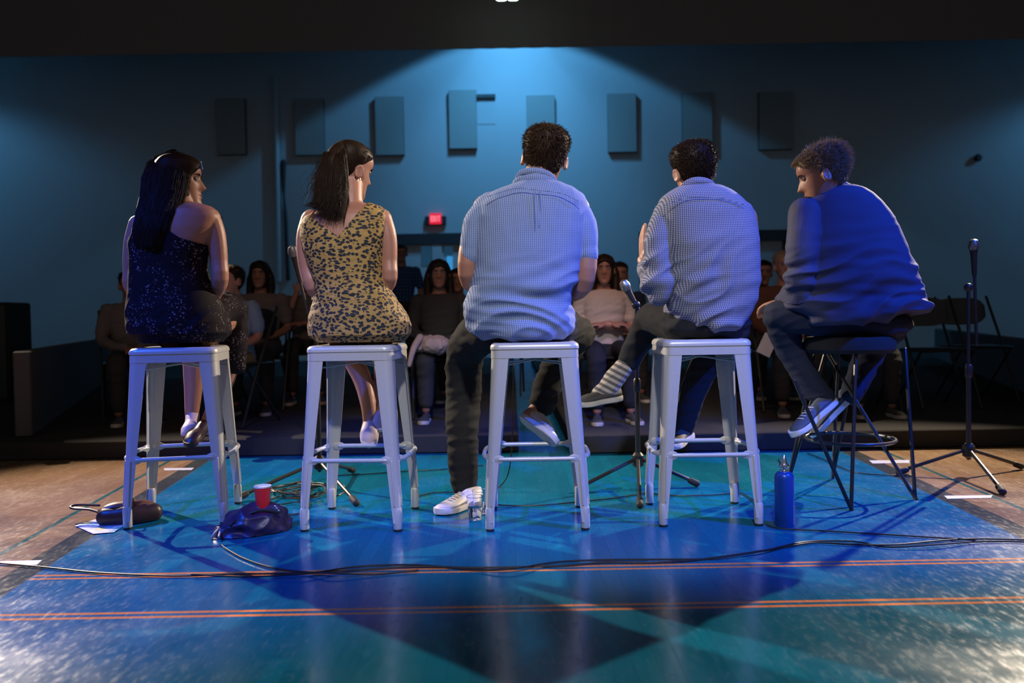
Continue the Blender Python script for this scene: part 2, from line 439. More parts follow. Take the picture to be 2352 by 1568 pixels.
def strands(name, guides, m, parent, seg=3):
    v = []; f = []
    for pts, r0, r1 in guides:
        P = [Vector(p) for p in pts]; n = len(P); b = len(v)
        N = None
        for i in range(n):
            t = (P[min(i+1, n-1)]-P[max(i-1, 0)])
            t = t.normalized() if t.length > 1e-9 else Vector((0, 0, 1))
            if N is None: N = t.orthogonal().normalized()
            else:
                N = N-t*N.dot(t); N = N.normalized() if N.length > 1e-6 else t.orthogonal().normalized()
            B = t.cross(N); r = r0+(r1-r0)*i/(n-1)
            for k in range(seg):
                a = 2*math.pi*k/seg; q = P[i]+(N*math.cos(a)+B*math.sin(a))*r; v.append(q[:])
        for i in range(n-1):
            for k in range(seg):
                k2 = (k+1) % seg; f.append((b+i*seg+k, b+i*seg+k2, b+(i+1)*seg+k2, b+(i+1)*seg+k))
    me = bpy.data.meshes.new(name); me.from_pydata(v, [], f); me.update()
    return link(name, me, m, parent)

# ---------------------------------------------------------------- head
HZ = [-.118, -.113, -.103, -.09, -.072, -.05, -.025, 0, .02, .036, .055, .078, .096, .108, .116, .119]
HW = [.012, .024, .036, .045, .053, .060, .066, .070, .073, .0748, .0755, .071, .059, .043, .022, .004]
HF = [.070, .082, .089, .090, .086, .084, .084, .083, .081, .087, .088, .078, .060, .040, .012, -.006]
HB = [.045, .020, .00, -.022, -.048, -.068, -.083, -.094, -.100, -.103, -.103, -.096, -.082, -.063, -.036, -.016]
def hinterp(T, z): return float(np.interp(z, HZ, T))
def head_point(a, z, s=(1, 1, 1), grow=0.0):
    """a: angle, 0 = face front (+y); z height"""
    w, f_, b = hinterp(HW, z), hinterp(HF, z), hinterp(HB, z)
    cy, hy = (f_+b)/2, (f_-b)/2
    sa, ca = math.sin(a), math.cos(a)
    e = 2.25; k = (abs(sa)**e+abs(ca)**e)**(-1/e)
    x, y = w*sa*k, hy*ca*k
    if ca > 0:
        g = lambda c, q: math.exp(-(c/q)**2)
        nz = 0
        if -.04 < z < .03:
            tt = (0.03-z)/0.055
            nz = 0.030*max(0, min(1, tt))**1.2 if z > -.025 else 0.030*max(0, (z+.042)/.017)
        y += nz*g(x, 0.010+0.006*max(0, min(1, (.02-z)/.04)))
        y += 0.007*g(z+.052, .006)*g(x, .022)+0.007*g(z+.066, .006)*g(x, .019)-0.002*g(z+.059, .003)*g(x, .024)
        y += 0.006*g(z+.098, .012)*g(x, .018)
        for sx in (-1, 1): y -= 0.011*g(x-sx*.031, .015)*g(z-.013, .011)
    p = Vector((x, cy+y, z))
    if grow:
        n = Vector((x/max(w, .02), y/max(hy, .02)*0.9, z/0.13)).normalized(); p = p+n*grow
    return Vector((p.x*s[0], p.y*s[1], p.z*s[2]))
def head_mat(loc, yaw=0, pitch=0, roll=0):
    """yaw about z (0 faces +Y, positive turns to the left), pitch positive looks down"""
    return Matrix.Translation(loc) @ Matrix.Rotation(R_(yaw), 4, 'Z') @ Matrix.Rotation(R_(roll), 4, 'Y') @ Matrix.Rotation(R_(-pitch), 4, 'X')
def add_head(mb, H, s=(1, 1, 1), ears=True):
    zs = np.concatenate([np.linspace(-.118, -.10, 5), np.linspace(-.095, .04, 40), np.linspace(.045, .119, 18)])
    rings = [[H @ head_point(2*math.pi*j/72, z, s) for j in range(72)] for z in zs]
    mb.grid(rings)
    if ears:
        for sx in (-1, 1):
            c = Vector((sx*.081*s[0], -.008, -.010*s[2]))
            pts = []
            for k in range(9):
                a = -2.3+k*0.62
                pts.append(H @ (c+Vector((sx*(0.004+0.006*math.cos(a*0.6)), 0.015*math.cos(a)-.006, 0.026*math.sin(a)-.002))))
            mb.tube(pts, [.0040]*9, 8, 2)
            mb.ell(H @ (c+Vector((sx*-.001, -.004, -.004))), (0.008, .021, .031), H.to_3x3())
def add_face(parent, H, s=(1, 1, 1), brow='hair_dark'):
    for sx in (-1, 1):
        e = MB(); p = H @ Vector((sx*.031*s[0], (.0655)*s[1], .013*s[2])); e.ell(p, (.0125, .0125, .0125), None, 14, 10)
        eo = e.obj('eye', M['eye'], parent)
        i = MB(); i.ell(H @ Vector((sx*.031*s[0], .0745*s[1], .013*s[2])), (.0055, .004, .0055), H.to_3x3(), 12, 8); i.obj('iris', M['iris'], eo)
        b = MB(); b.tube([H @ Vector((sx*x*s[0], y*s[1], z*s[2])) for x, y, z in ((.016, .086, .030), (.030, .084, .035), (.046, .073, .031))], [.0025, .003, .0015], 6, 3)
        b.obj('eyebrow', M[brow], parent)
    l = MB()
    l.tube([H @ Vector((x*s[0], y*s[1], z*s[2])) for x, y, z in ((-.022, .079, -.059), (-.01, .089, -.055), (0, .091, -.056), (.01, .089, -.055), (.022, .079, -.059))], [.001, .003, .003, .003, .001], 6, 3)
    l.tube([H @ Vector((x*s[0], y*s[1], z*s[2])) for x, y, z in ((-.02, .080, -.061), (0, .090, -.066), (.02, .080, -.061))], [.001, .0038, .001], 6, 3)
    l.obj('lips', M['lips'], parent)
def hairline(a):
    """lowest hair height for a short cut at that angle (0 front, pi back)"""
    a = abs((a+math.pi) % (2*math.pi)-math.pi)
    return float(np.interp(a, [0, .7, 1.15, 1.35, 1.75, 2.0, 2.5, math.pi], [.072, .070, .045, -.015, -.02, -.065, -.108, -.116]))
def add_cap(mb, H, s, thick, line=hairline, lump=0.004, seed=0.0, low=-.118):
    zs = np.linspace(low, .119, 60)
    rings = []
    for z in zs:
        r = []
        for j in range(80):
            a = 2*math.pi*j/80; hl = line(a)
            k = max(0, min(1, (z-hl)/.018)); k = k*k*(3-2*k)
            tp = max(0, min(1, (z-hl)/.10))
            n = noise.noise(Vector((math.sin(a)*4+seed, math.cos(a)*4, z*40)))*lump
            r.append(H @ head_point(a, z, s, (-.006)*(1-k)+k*(thick[0]+(thick[1]-thick[0])*tp+n)))
        rings.append(r)
    mb.grid(rings)
def short_hair(parent, H, s, m, thick=(.004, .016), n=2600, ln=.02, seed=1, line=hairline, sweep=(0, -.3, -.6)):
    mb = MB(); add_cap(mb, H, s, thick, line, .003, seed)
    o = mb.obj('hair', m, parent); rnd = random.Random(seed); g = []
    R3 = H.to_3x3()
    while len(g) < n:
        a = rnd.uniform(-math.pi, math.pi); z = rnd.uniform(-.112, .118)
        if z < line(a)+.004: continue
        tp = max(0, min(1, (z-line(a))/.10)); t = thick[0]+(thick[1]-thick[0])*tp
        p = head_point(a, z, s, t-.003)
        q = head_point(a, z, s, t+.01)
        nn = (q-p).normalized()
        d = (nn*rnd.uniform(.3, .9)+Vector(sweep)+Vector((rnd.gauss(0, .35), rnd.gauss(0, .35), rnd.gauss(0, .3)))).normalized()
        L = ln*rnd.uniform(.5, 1.25)*(.45+.7*tp)
        e = p+d*L; mid = p+d*L*.5+nn*L*.2
        g.append(([H @ p, H @ mid, H @ e], .0012, .0003))
    strands('hair_strands', g, m, o)
    return o

# ---------------------------------------------------------------- hand and shoe
def add_hand(mb, wrist, d, side, up_, curl=0.5, s=1.0):
    """d: direction of the fingers, up_: back of the hand, side: +1 thumb towards d x up"""
    d = Vector(d).normalized(); up_ = Vector(up_); up_ = (up_-d*up_.dot(d)).normalized(); x = d.cross(up_)*side
    w = Vector(wrist)
    for k in range(4):
        o = (k-1.5)*-.0185*s
        L = [.074, .082, .078, .060][k]*s
        mb.tube([w+x*o*0.5, w+d*.05*s+x*o*.85, w+d*.088*s+x*o], [.0135*s, .0125*s, .0105*s], 10, 3)
        p = w+d*.088*s+x*o; pts = [p]; a = 0; dd = d
        for j, fr in enumerate((.45, .32, .26)):
            a += curl*(.45 if j == 0 else .8)
            dd = d*math.cos(a)-up_*math.sin(a); p = p+dd*L*fr; pts.append(p)
        mb.tube(pts, [.0098*s, .0090*s, .0080*s, .0066*s], 8, 2)
    th = w+d*.022*s+x*.026*s
    mb.tube([w+x*.012*s+d*.01, th, th+(x*.7+d*.7-up_*.2).normalized()*.036*s, th+(x*.45+d*.85-up_*.3*curl).normalized()*.066*s], [.014*s, .0135*s, .0105*s, .0078*s], 9, 3)
def shoe(name, parent, heel, toe, up_, upper, sole, L=0.29, w=0.05, laces=None, ankle=0.075, collar=True):
    """a shoe whose sole runs from heel to toe"""
    heel, toe = Vector(heel), Vector(toe); d = (toe-heel).normalized(); u = Vector(up_); u = (u-d*u.dot(d)).normalized(); x = d.cross(u)
    T = Matrix((x, d, u)).transposed()
    def P(a, b, c): return heel+x*a+d*b+u*c
    def outline(t):   # half width at t 0..1
        return w*float(np.interp(t, [0, .06, .2, .42, .7, .88, .97, 1], [.45, .68, .78, .72, 1.0, .88, .5, .15]))
    ts = np.linspace(0, 1, 20)
    up_h = lambda t: float(np.interp(t, [0, .08, .3, .45, .7, .9, 1], [ankle*.95, ankle, ankle, ankle*.86, .055, .042, .024]))
    a = MB(); rings = []
    for t in ts:
        hw, h = outline(t), up_h(t); r = []
        for j in range(18):
            q = 2*math.pi*j/18; cx, cz = math.cos(q), math.sin(q)
            taper = 1-0.42*max(0, cz)*float(np.interp(t, [0, .35, .8], [1, 1, .35]))
            r.append(P(hw*.96*cx*taper, t*L, .012+(h-.012)*(0.5+0.5*cz)))
        rings.append(r)
    a.grid(rings); o = a.obj(name, upper, parent)
    b = MB(); rings = []
    for z, k in ((0, .93), (.004, 1.03), (.02, 1.04), (.026, .98)):
        r = [P(outline(t)*k, t*L*1.0+(t-.5)*.008, z+.006*max(0, t-.8)/.2) for t in ts]+[P(-outline(t)*k, t*L+(t-.5)*.008, z+.006*max(0, t-.8)/.2) for t in ts[::-1]]
        rings.append(r)
    b.grid(rings); b.obj('sole', sole, o)
    if laces:
        c = MB()
        for i in range(5):
            t = .45+i*.065; h = up_h(t)+.003
            c.tube([P(-.02, t*L, h-.006), P(0, t*L+.006, h), P(.02, t*L, h-.006)], [.0025]*3, 6, 2)
        c.obj('laces', laces, o)
    return o

# ---------------------------------------------------------------- the setting
def struct(name, mb, m, smooth=False):
    o = mb.obj(name, m, None, smooth); o['kind'] = 'structure'; return o
XL, XR, YB, ZT = -13.5, 14.0, 16.5, 8.6
f_ = MB(); f_.box(((XL+XR)/2, 6.4, -.05), ((XR-XL)/2+.2, 10.4, .05)); struct('floor', f_, M['floor'])
b = MB(); b.box(((XL+XR)/2, YB+.1, ZT/2), ((XR-XL)/2+.2, .1, ZT/2)); struct('wall_back', b, M['wall'])
b = MB(); b.box((XL-.1, 8.4, ZT/2), (.1, 8.2, ZT/2)); struct('wall_left', b, M['wall'])
b = MB(); b.box((XR+.1, 8.4, ZT/2), (.1, 8.2, ZT/2)); struct('wall_right', b, M['wall'])
b = MB(); b.box(((XL+XR)/2, 8.4, ZT+.1), ((XR-XL)/2+.2, 8.2, .1)); struct('ceiling', b, M['ceil'])
def barrier(p, q, z, label):
    p, q = Vector((*p, 0)), Vector((*q, 0)); d = (q-p); c = (p+q)/2
    b = MB(); b.box((0, 0, z/2), (d.length/2, .05, z/2), None, .01)
    o = b.obj('low_barrier', M['pad']); o.location = (c.x, c.y, .12); o.rotation_euler = (0, 0, math.atan2(d.y, d.x)); tag(o, label, 'barrier')
barrier((-3.3, 5.35), (-7.1, 14.5), .58, 'low dark barrier along the left side of the audience')
barrier((3.9, 5.3), (6.9, 12.9), .48, 'low dark barrier along the right side of the audience')
zv = at(1176, 110, 13.4).z
b = MB()
rings = []
for z in np.linspace(zv, ZT, 6):
    top = []; n = 240
    for i in range(n):
        x = XL+(XR-XL)*i/(n-1); top.append(Vector((x, 13.4+.012*math.sin(x*17), z)))
    for i in range(n-1, -1, -1):
        x = XL+(XR-XL)*i/(n-1); top.append(Vector((x, 13.42+.012*math.sin(x*17), z)))
    rings.append(top)
b.grid(rings); o = b.obj('stage_curtain', M['valance'])
tag(o, 'long black curtain hanging across the hall under the ceiling', 'curtain')

# acoustic panels, each its own thing
PN = [(497, 566, 228, 355, 'almost lost in the dark, furthest left'), (677, 746, 229, 356, 'second from the left, crossed by the edge of the light'),
      (861, 929, 223, 356, 'above the woman in the leopard dress'), (1030, 1096, 208, 341, 'beside the small square recess'),
      (1209, 1276, 220, 352, 'right behind the head of the middle man'), (1395, 1462, 216, 349, 'between the two men in shirts'),
      (1566, 1636, 214, 346, 'above the head of the man in gingham'), (1742, 1820, 212, 343, 'almost lost in the dark, furthest right')]
for x0, x1, y0, y1, lab in PN:
    lab = lab.replace('almost lost in the dark, ', '').replace('crossed by the edge of the light', 'half dark')
    a, c = at(x0, y0, YB-.06), at(x1, y1, YB-.06)
    w, h = (c.x-a.x)/2, (a.z-c.z)/2; ctr = Vector(((a.x+c.x)/2, 0, (a.z+c.z)/2))
    t = thing('acoustic_panel', (ctr.x, YB-.001, ctr.z-h), 'grey-green cloth panel high on the back wall, '+lab, 'wall panel', 'acoustic panels in a row on the back wall')
    b = MB(); b.box((0, -.045, h), (w, .045, h)); b.obj('core', M['panel_edge'], t, False)
    b = MB(); b.box((0, -.093, h), (w-.002, .004, h-.002), None, .003); b.obj('cloth_face', M['panel'], t)
# recess
a, c = at(1096, 219, YB), at(1138, 285, YB)
t = thing('wall_recess', ((a.x+c.x)/2, YB, c.z), 'small shallow recess on the wall, its top shadow a dark bar, beside a cloth panel', 'wall box')
b = MB(); h = (a.z-c.z)/2; w = (c.x-a.x)/2
b.box((0, -.004, h), (w, .004, h)); b.obj('box', M['wall'], t, False)
b = MB(); b.box((0, -.03, 2*h-.03), (w+.01, .035, .035)); b.obj('lintel_or_shade', M['panel_edge'], t, False)  # dark bar stands in for the shadow at the top of the recess
# pipe and cable on the wall
a, c = at(633, 180, YB-.08), at(641, 645, YB-.08)
b = MB(); b.tube([a, c], [.05, .05], 14, 1); o = b.obj('downpipe', M['wall']); tag(o, 'tall painted pipe running up the back wall left of the leopard dress', 'pipe')
b = MB(); b.tube([at(651, 372, YB-.05), at(651, 400, YB-.05), at(652, 450, YB-.05), at(656, 500, YB-.05), at(658, 560, YB-.05), at(662, 640, YB-.05)], [.055, .045, .02, .035, .035, .04], 10)
o = b.obj('hanging_cable', M['darkframe']); tag(o, 'dark hanging cable on the back wall beside the pipe', 'cable')
# doors
def dr(px0, px1, pytop, nm, panes):
    a, c = at(px0, pytop, YB), at(px1, pytop, YB); zt = (a.z+c.z)/2; cx = (a.x+c.x)/2; w = (c.x-a.x)/2
    t = thing(nm, (cx, YB, 0), 'double door', 'door'); del t['label'], t['category']; t['kind'] = 'structure'
    b = MB(); b.box((0, -.06, zt-.11), (w, .06, .11)); b.obj('lintel_or_shade', M['darkframe'], t, False)
    for sx in (-1, 1): b = MB(); b.box((sx*(w-.05), -.05, (zt-.22)/2), (.05, .05, (zt-.22)/2)); b.obj('jamb', M['darkframe'], t, False)
    zt2 = zt-.22
    b = MB(); b.box((0, -.05, zt2/2), (.10, .05, zt2/2)); b.obj('mullion', M['doorpaint'], t, False)
    for sx in (-1, 1):
        b = MB(); b.box((sx*(w-.10+.10)/2, -.02, zt2/2), ((w-.2)/2, .02, zt2/2)); lf = b.obj('door_leaf', M['doorpaint'], t, False)
        for (pa, pb, ya, yb, mm) in panes:
            q0, q1 = at(pa, ya, YB-.045), at(pb, yb, YB-.045)
            if (q0.x-cx)*sx > 0:
                b = MB(); b.box(((q0.x+q1.x)/2-cx, -.045, (q0.z+q1.z)/2), ((q1.x-q0.x)/2, .005, (q0.z-q1.z)/2)); b.obj('door_window', mm, lf, False)
        b = MB(); b.box((sx*w*.5, -.06, 1.05), (w*.3, .02, .03), None, .01); b.obj('push_bar', M['black'], lf)
    return t
dr(900, 1108, 537, 'door_1', [(967, 992, 566, 610, M['door_glass']), (1020, 1040, 566, 588, M['door_glass']), (1026, 1040, 588, 622, M['door_glass_bright'])])
dr(1467, 1806, 531, 'door_2', [])
# exit sign
a, c = at(986, 490, YB-.1), at(1014, 514, YB-.1)
t = thing('exit_sign', ((a.x+c.x)/2, YB, c.z), 'glowing red EXIT sign high on the back wall', 'exit sign')
w, h = (c.x-a.x)/2, (a.z-c.z)/2
b = MB(); b.box((0, -.04, h-.03), (w*1.75, .04, h*.8), None, .01); b.obj('housing', M['darkframe'], t)
b = MB(); b.box((0, -.09, h), (w, .012, h), None, .01); b.obj('lit_face', M['exit_red'], t)
l = MB(); u = w*.36; yy = -.104
def bar(x0, z0, x1, z1, r=.011): l.tube([(x0, yy, z0), (x1, yy, z1)], [r, r], 6, 1)
zb, zt_ = h*.55, h*1.45
for k, ch in enumerate('EXIT'):
    x = -w*.72+k*w*.40; q = w*.26
    if ch == 'E': bar(x, zb, x, zt_); [bar(x, z, x+q, z) for z in (zb, (zb+zt_)/2, zt_)]
    if ch == 'X': bar(x, zb, x+q, zt_); bar(x+q, zb, x, zt_)
    if ch == 'I': bar(x+q/2, zb, x+q/2, zt_)
    if ch == 'T': bar(x+q/2, zb, x+q/2, zt_); bar(x, zt_, x+q, zt_)
l.obj('letters', M['exit_pale'], t)
# small fitting on the right of the wall
b = MB(); b.lathe((0, 0, 0), [(.01, -.05), (.07, -.04), (.08, 0), (.05, .05)], 20, Matrix.Rotation(R_(90), 3, 'X')); o = b.obj('wall_fitting', M['darkframe']); o.location = at(2247, 362, 12.0)
o.location = at(2247, 362, YB-.06); tag(o, 'small dark round fitting on the back wall, furthest right', 'wall fitting')
# lamp at the very top
p = at(1165, -8, 12.2)
t = thing('ceiling_lamp', (p.x, p.y, p.z), 'bright pale green lamp with two glowing tubes hanging at the top centre', 'ceiling lamp')
b = MB(); b.box((0, 0, .1), (.22, .12, .05), None, .02); b.tube([(0, 0, .14), (0, 0, ZT-p.z-.0)], [.012, .012], 8, 1); b.obj('housing', M['black'], t)
for sx in (-1, 1): b = MB(); b.box((sx*.088, 0, .0), (.078, .05, .05), None, .015); b.obj('glowing_tube', M['lamp_glow'], t)
# low black risers for the audience, with an aisle between
RZ = 0.12
def riser(x0, x1, y0, label):
    b = MB(); b.box(((x0+x1)/2, (y0+15.8)/2, RZ/2), ((x1-x0)/2, (15.8-y0)/2, RZ/2), None, .01); o = b.obj('audience_riser', M['riser'])
    tag(o, label, 'platform', 'low platforms under the audience')
xa, xb = at(1192, 1035, 5.1).x, at(1312, 1035, 5.1).x
riser(XL+.3, xa, 5.12, 'low black platform under the audience seats, left of the aisle')
riser(xb, XR-.3, 5.0, 'low black platform under the audience seats, right of the aisle')

# ---------------------------------------------------------------- metal bar stools
def rrect(s, r, z, n=6):
    out = []
    for cx, cy, a0 in ((1, 1, 0), (-1, 1, 90), (-1, -1, 180), (1, -1, 270)):
        for k in range(n+1):
            a = R_(a0+90*k/n); out.append(Vector((cx*(s-r)+r*math.cos(a), cy*(s-r)+r*math.sin(a), z)))
    return out
def S_at(z): return 0.2135-(z/0.70)*(0.2135-0.177)
def make_stool(label):
    t = thing('bar_stool', (0, 0, 0), label, 'stool', 'metal bar stools in a row')
    b = MB(); b.grid([rrect(.150, .03, .757), rrect(.160, .035, .7595), rrect(.171, .036, .7575), rrect(.1785, .038, .750), rrect(.181, .038, .742), rrect(.181, .038, .7325), rrect(.176, .036, .7325)][::-1])
    b.obj('seat', M['steel'], t)
    b = MB(); o_, i_ = .178, .1755
    r1, r2 = rrect(o_, .036, .731), rrect(o_+.001, .036, .697); r3, r4 = rrect(i_+.001, .034, .697), rrect(i_, .034, .731)
    b.grid([r1, r2, r3, r4, r1], False); b.obj('seat_frame', M['steel'], t)
    b = MB()
    for a in (45, 135):
        Rm = Matrix.Rotation(R_(a), 3, 'Z'); pts = []
        for x, z in ((-.215, .665), (-.11, .672), (0, .682), (.11, .672), (.215, .665)): pts.append(Rm @ Vector((x, 0, z)))
        b.tube(pts, [.014]*5, 8, 3, flat=(0, 0, 1), fk=.25)
    b.obj('cross_brace', M['steel'], t)
    for cx, cy in ((-1, -1), (1, -1), (1, 1), (-1, 1)):
        b = MB(); rings = []
        for z in np.linspace(.702, .035, 26):
            s = S_at(z); w = .031+(z/.70)*.040; R = .032-.010*(1-z/.7); q = []
            th = .0025
            def pt(x, y): return Vector((cx*x, cy*y, z))
            o1 = [(s-w, s)]+[(s-R+R*math.sin(R_(a)), s-R+R*math.cos(R_(a))) for a in range(0, 91, 15)]+[(s, s-w)]
            R2 = R-th
            i1 = [(s-th, s-w)]+[(s-R+R2*math.sin(R_(a)), s-R+R2*math.cos(R_(a))) for a in range(90, -1, -15)]+[(s-w, s-th)]
            rings.append([pt(x, y) for x, y in o1+i1])
        b.grid(rings)
        for fx, fy in ((0.040, 0.0), (0.0, 0.040)):    # pressed ridge low on the leg
            p0, p1 = .285, .105
            pts = []
            for z in (p0, p1):
                s = S_at(z); g = .024
                pts.append(Vector((cx*(s-(g if fx else -.0004)), cy*(s-(g if fy else -.0004)), z)))
            b.tube(pts, [.0042, .0042], 8, 1)
        s = S_at(.03); c = (cx*(s-.019), cy*(s-.019), 0)
        lg = b.obj('leg', M['steel'], t)
        b = MB(); b.lathe(c, [(.0165, .008), (.0185, .012), (.0185, .085), (.015, .095)], 18); b.obj('leg_tip', M['steel'], lg)
        b = MB(); b.lathe(c, [(.012, .0), (.0165, .001), (.018, .010), (.012, .012)], 18); b.obj('rubber_foot', M['rubber'], lg)
    s = S_at(.29)
    for k in range(4):
        Rm = Matrix.Rotation(R_(90*k), 3, 'Z'); bow = .024 if k % 2 else .002
        b = MB()
        b.tube([Rm @ Vector((x*s, -s+.004-o, .29)) for x, o in ((-.76, 0), (-.60, bow*.7), (-.3, bow), (.3, bow), (.60, bow*.7), (.76, 0))], [.0095]*6, 10, 3)
        for sx in (-1, 1): b.tube([Rm @ Vector((sx*x*s, -s+.002-o, .29)) for x, o in ((.84, -.002), (.74, 0), (.66, bow*.5))], [.018, .018, .010], 10, 2, flat=Rm @ Vector((0, 1, 0)), fk=.3)
        b.obj('foot_rail', M['steel'], t)
    return t
def copy_tree(o, parent=None):
    c = o.copy(); C.objects.link(c)
    if parent is not None: c.parent = parent
    for ch in list(o.children): copy_tree(ch, c)
    return c
st = make_stool('pale metal bar stool under the woman in the dark patterned dress')
labs = [None, 'pale metal bar stool under the woman in the leopard dress', 'pale metal bar stool under the man in the light blue shirt', 'pale metal bar stool under the man in the checked shirt']
for i, (x, y, a) in enumerate([(-1.475, 3.555, 10.5), (-.659, 3.43, -3.6), (.094, 3.395, -1.0), (.802, 3.415, -1.5)]):
    o = st if i == 0 else copy_tree(st)
    if i: o['label'] = labs[i]
    o.location = (x, y, 0); o.rotation_euler = (0, 0, R_(a))

# black stool of the fifth panelist: padded seat on bent rods
s5 = Vector((1.60, 3.78, 0))
t = thing('black_stool', s5, 'black stool on bent thin rods under the man in the navy jacket', 'stool')
b = MB(); b.lathe((0, 0, .70), [(.12, -.03), (.19, -.03), (.205, -.012), (.205, .02), (.19, .045), (.10, .055)], 32); b.obj('seat', M['blackcloth'], t)
A_, B_ = fl(1955, 1172)-s5, fl(2102, 1147)-s5
def hairpin(foot, top1, top2):
    b = MB(); foot = Vector(foot)
    b.tube([top1, foot+(Vector(top1)-foot)*.06, foot+Vector((0, 0, .010)), foot+(Vector(top2)-foot)*.06, top2], [.0085]*5, 9, 3); b.obj('leg', M['black'], t)
q0 = at(1893, 1098, 3.40)-s5; q1 = at(1962, 960, 3.62)-s5
hairpin((A_.x, A_.y, .006), (q0.x-.16, q0.y-.10, .58), (q1.x+.01, q1.y, .68))
q2 = at(1950, 985, 3.9)-s5; q3 = at(2104, 1050, 3.80)-s5
hairpin((B_.x, B_.y, .006), (q2.x-.08, q2.y+.06, .66), (q3.x-.05, q3.y, .68))
hairpin((-.22, .22, .006), (-.12, .1, .68), (-.05, .15, .68)); hairpin((.05, .33, .006), (.0, .12, .68), (.1, .14, .68))
b = MB(); b.tube([(math.cos(a)*.2, math.sin(a)*.2, .26) for a in np.linspace(0, 2*math.pi, 25)], [.008]*25, 8, 1); b.obj('foot_ring', M['black'], t)

# ---------------------------------------------------------------- panelists
def torso(mb, rows, Y0, hd, e=2.35, n=56, lean=None, grow=0.0):
    """rows: (py, left px, right px[, depth shift, half depth]); real rings at distance Y0"""
    pys = [r[0] for r in rows]; rings = []
    for py in np.linspace(pys[0], pys[-1], max(40, len(rows)*5)):
        g = [float(np.interp(py, pys, [r[k] for r in rows])) for k in (1, 2)]
        dy = float(np.interp(py, pys, [r[3] if len(r) > 3 else 0 for r in rows]))
        hh = float(np.interp(py, pys, [r[4] if len(r) > 4 else hd for r in rows]))
        a, c = at(g[0], py, Y0+dy), at(g[1], py, Y0+dy)
        cx, hw, z = (a.x+c.x)/2, (c.x-a.x)/2+grow, (a.z+c.z)/2; r = []
        hh2 = hh+grow
        for j in range(n):
            q = 2*math.pi*j/n; ca, sa = math.cos(q), math.sin(q); k = (abs(ca)**e+abs(sa)**e)**(-1/e)
            r.append(Vector((cx+hw*ca*k, Y0+dy+hh2*sa*k, z)))
        rings.append(r)
    mb.grid(rings); return rings
def px(r, Y): return r*Y/FPX
SK = M['skin']

# ---- man in the light blue shirt, middle stool
P3 = thing('person', (0.09, 3.40, .76), 'seated man from behind in a light blue short-sleeved shirt, middle of the five', 'person', 'panelists on stools')
def loc(o, P): return o   # parent inverses of people are set once, at the end
def build(mb, nm, m, P, **k): return loc(mb.skin(nm, m, P, **k), P)
H = head_mat(at(1252, 364, 3.44), yaw=-8, pitch=4, roll=9); S3 = (1.12, 1.06, 1.10)
b = MB(); add_head(b, H, S3)
b.tube([at(1246, 375, 3.43), at(1232, 440, 3.40)], [.064, .072], 16, 2)
torso(b, [(428, 1170, 1290, 0, .08), (450, 1125, 1335), (480, 1105, 1335), (560, 1100, 1325), (640, 1098, 1315), (700, 1090, 1305), (765, 1095, 1300)], 3.40, .105)
for pts, r in (([at(1118, 478, 3.38), at(1082, 560, 3.36), at(1080, 645, 3.38), at(1140, 668, 3.62), at(1185, 690, 3.78)], [.06, .047, .043, .036, .028]),
               ([at(1322, 478, 3.38), at(1346, 570, 3.36), at(1338, 655, 3.38), at(1290, 680, 3.60), at(1230, 695, 3.78)], [.06, .047, .043, .036, .028])):
    b.tube(pts, r, 14, 4)
add_hand(b, at(1188, 692, 3.79), (.5, .5, -.3), 1, (0, .3, 1), .7); add_hand(b, at(1226, 696, 3.79), (-.5, .5, -.3), -1, (0, .3, 1), .7)
b.tube([at(1150, 745, 3.42), at(1075, 800, 3.72), at(1064, 905, 3.80), at(1064, 1000, 3.72), at(1066, 1140, 3.70)], [.07, .06, .052, .045, .035], 14, 4)
b.tube([at(1255, 748, 3.42), at(1322, 770, 3.86), at(1275, 850, 3.80), at(1235, 935, 3.72), at(1215, 955, 3.69)], [.07, .055, .05, .036, .034], 14, 4)
build(b, 'body', SK, P3, voxel=.0055)
add_face(P3, H, S3); 
hr = short_hair(P3, H, S3, M['hair_mid'], (.002, .013), 5200, .017, 3)
b = MB()
torso(b, [(420, 1180, 1285, .0, .075), (432, 1150, 1315, 0, .10), (448, 1118, 1340, 0, .115), (470, 1096, 1349, 0, .128), (500, 1086, 1351, 0, .135), (540, 1084, 1348, 0, .14), (580, 1086, 1340), (620, 1087, 1332),
          (660, 1082, 1322), (700, 1074, 1318, .01), (735, 1072, 1316, .01), (758, 1084, 1306, .01), (772, 1108, 1284, .01), (778, 1135, 1255, .02, .11)], 3.375, .145)
b.tube([at(1128, 478, 3.37), at(1096, 520, 3.36), at(1084, 575, 3.355), at(1082, 588, 3.355)], [.068, .062, .050, .050], 18, 4)
b.tube([at(1312, 480, 3.37), at(1337, 520, 3.36), at(1346, 570, 3.355), at(1348, 584, 3.355)], [.068, .062, .048, .048], 18, 4)
zb_, zt3 = at(0, 778, 3.37).z, at(0, 430, 3.37).z
f1 = folds(.08, .021, 13, 2.2, 1.6, lambda p: max(.08, min(1, (1.14-p.z)/.20)), 3.1)
f2 = folds(math.pi/2+.1, .003, 16, 2, 1.0, lambda p: max(0, min(1, (p.z-1.12)/.1)), 5.1)
sh = build(b, 'shirt', M['seersucker'], P3, voxel=.0055, it=5, disp=lambda p, n: f1(p, n)+f2(p, n))
b = MB()
b.tube([at(1183, 425, 3.36), at(1196, 398, 3.34), at(1230, 392, 3.325), at(1262, 402, 3.335), at(1282, 428, 3.36)], [.010, .013, .014, .013, .010], 10, 5, flat=(0, 1, 0), fk=.7)
b.tube([at(1186, 420, 3.345), at(1200, 412, 3.325), at(1232, 407, 3.308), at(1262, 415, 3.32), at(1280, 430, 3.345)], [.017]*5, 10, 5, flat=(0, 1, 0), fk=.45)
loc(b.obj('collar', M['seersucker'], sh), P3)
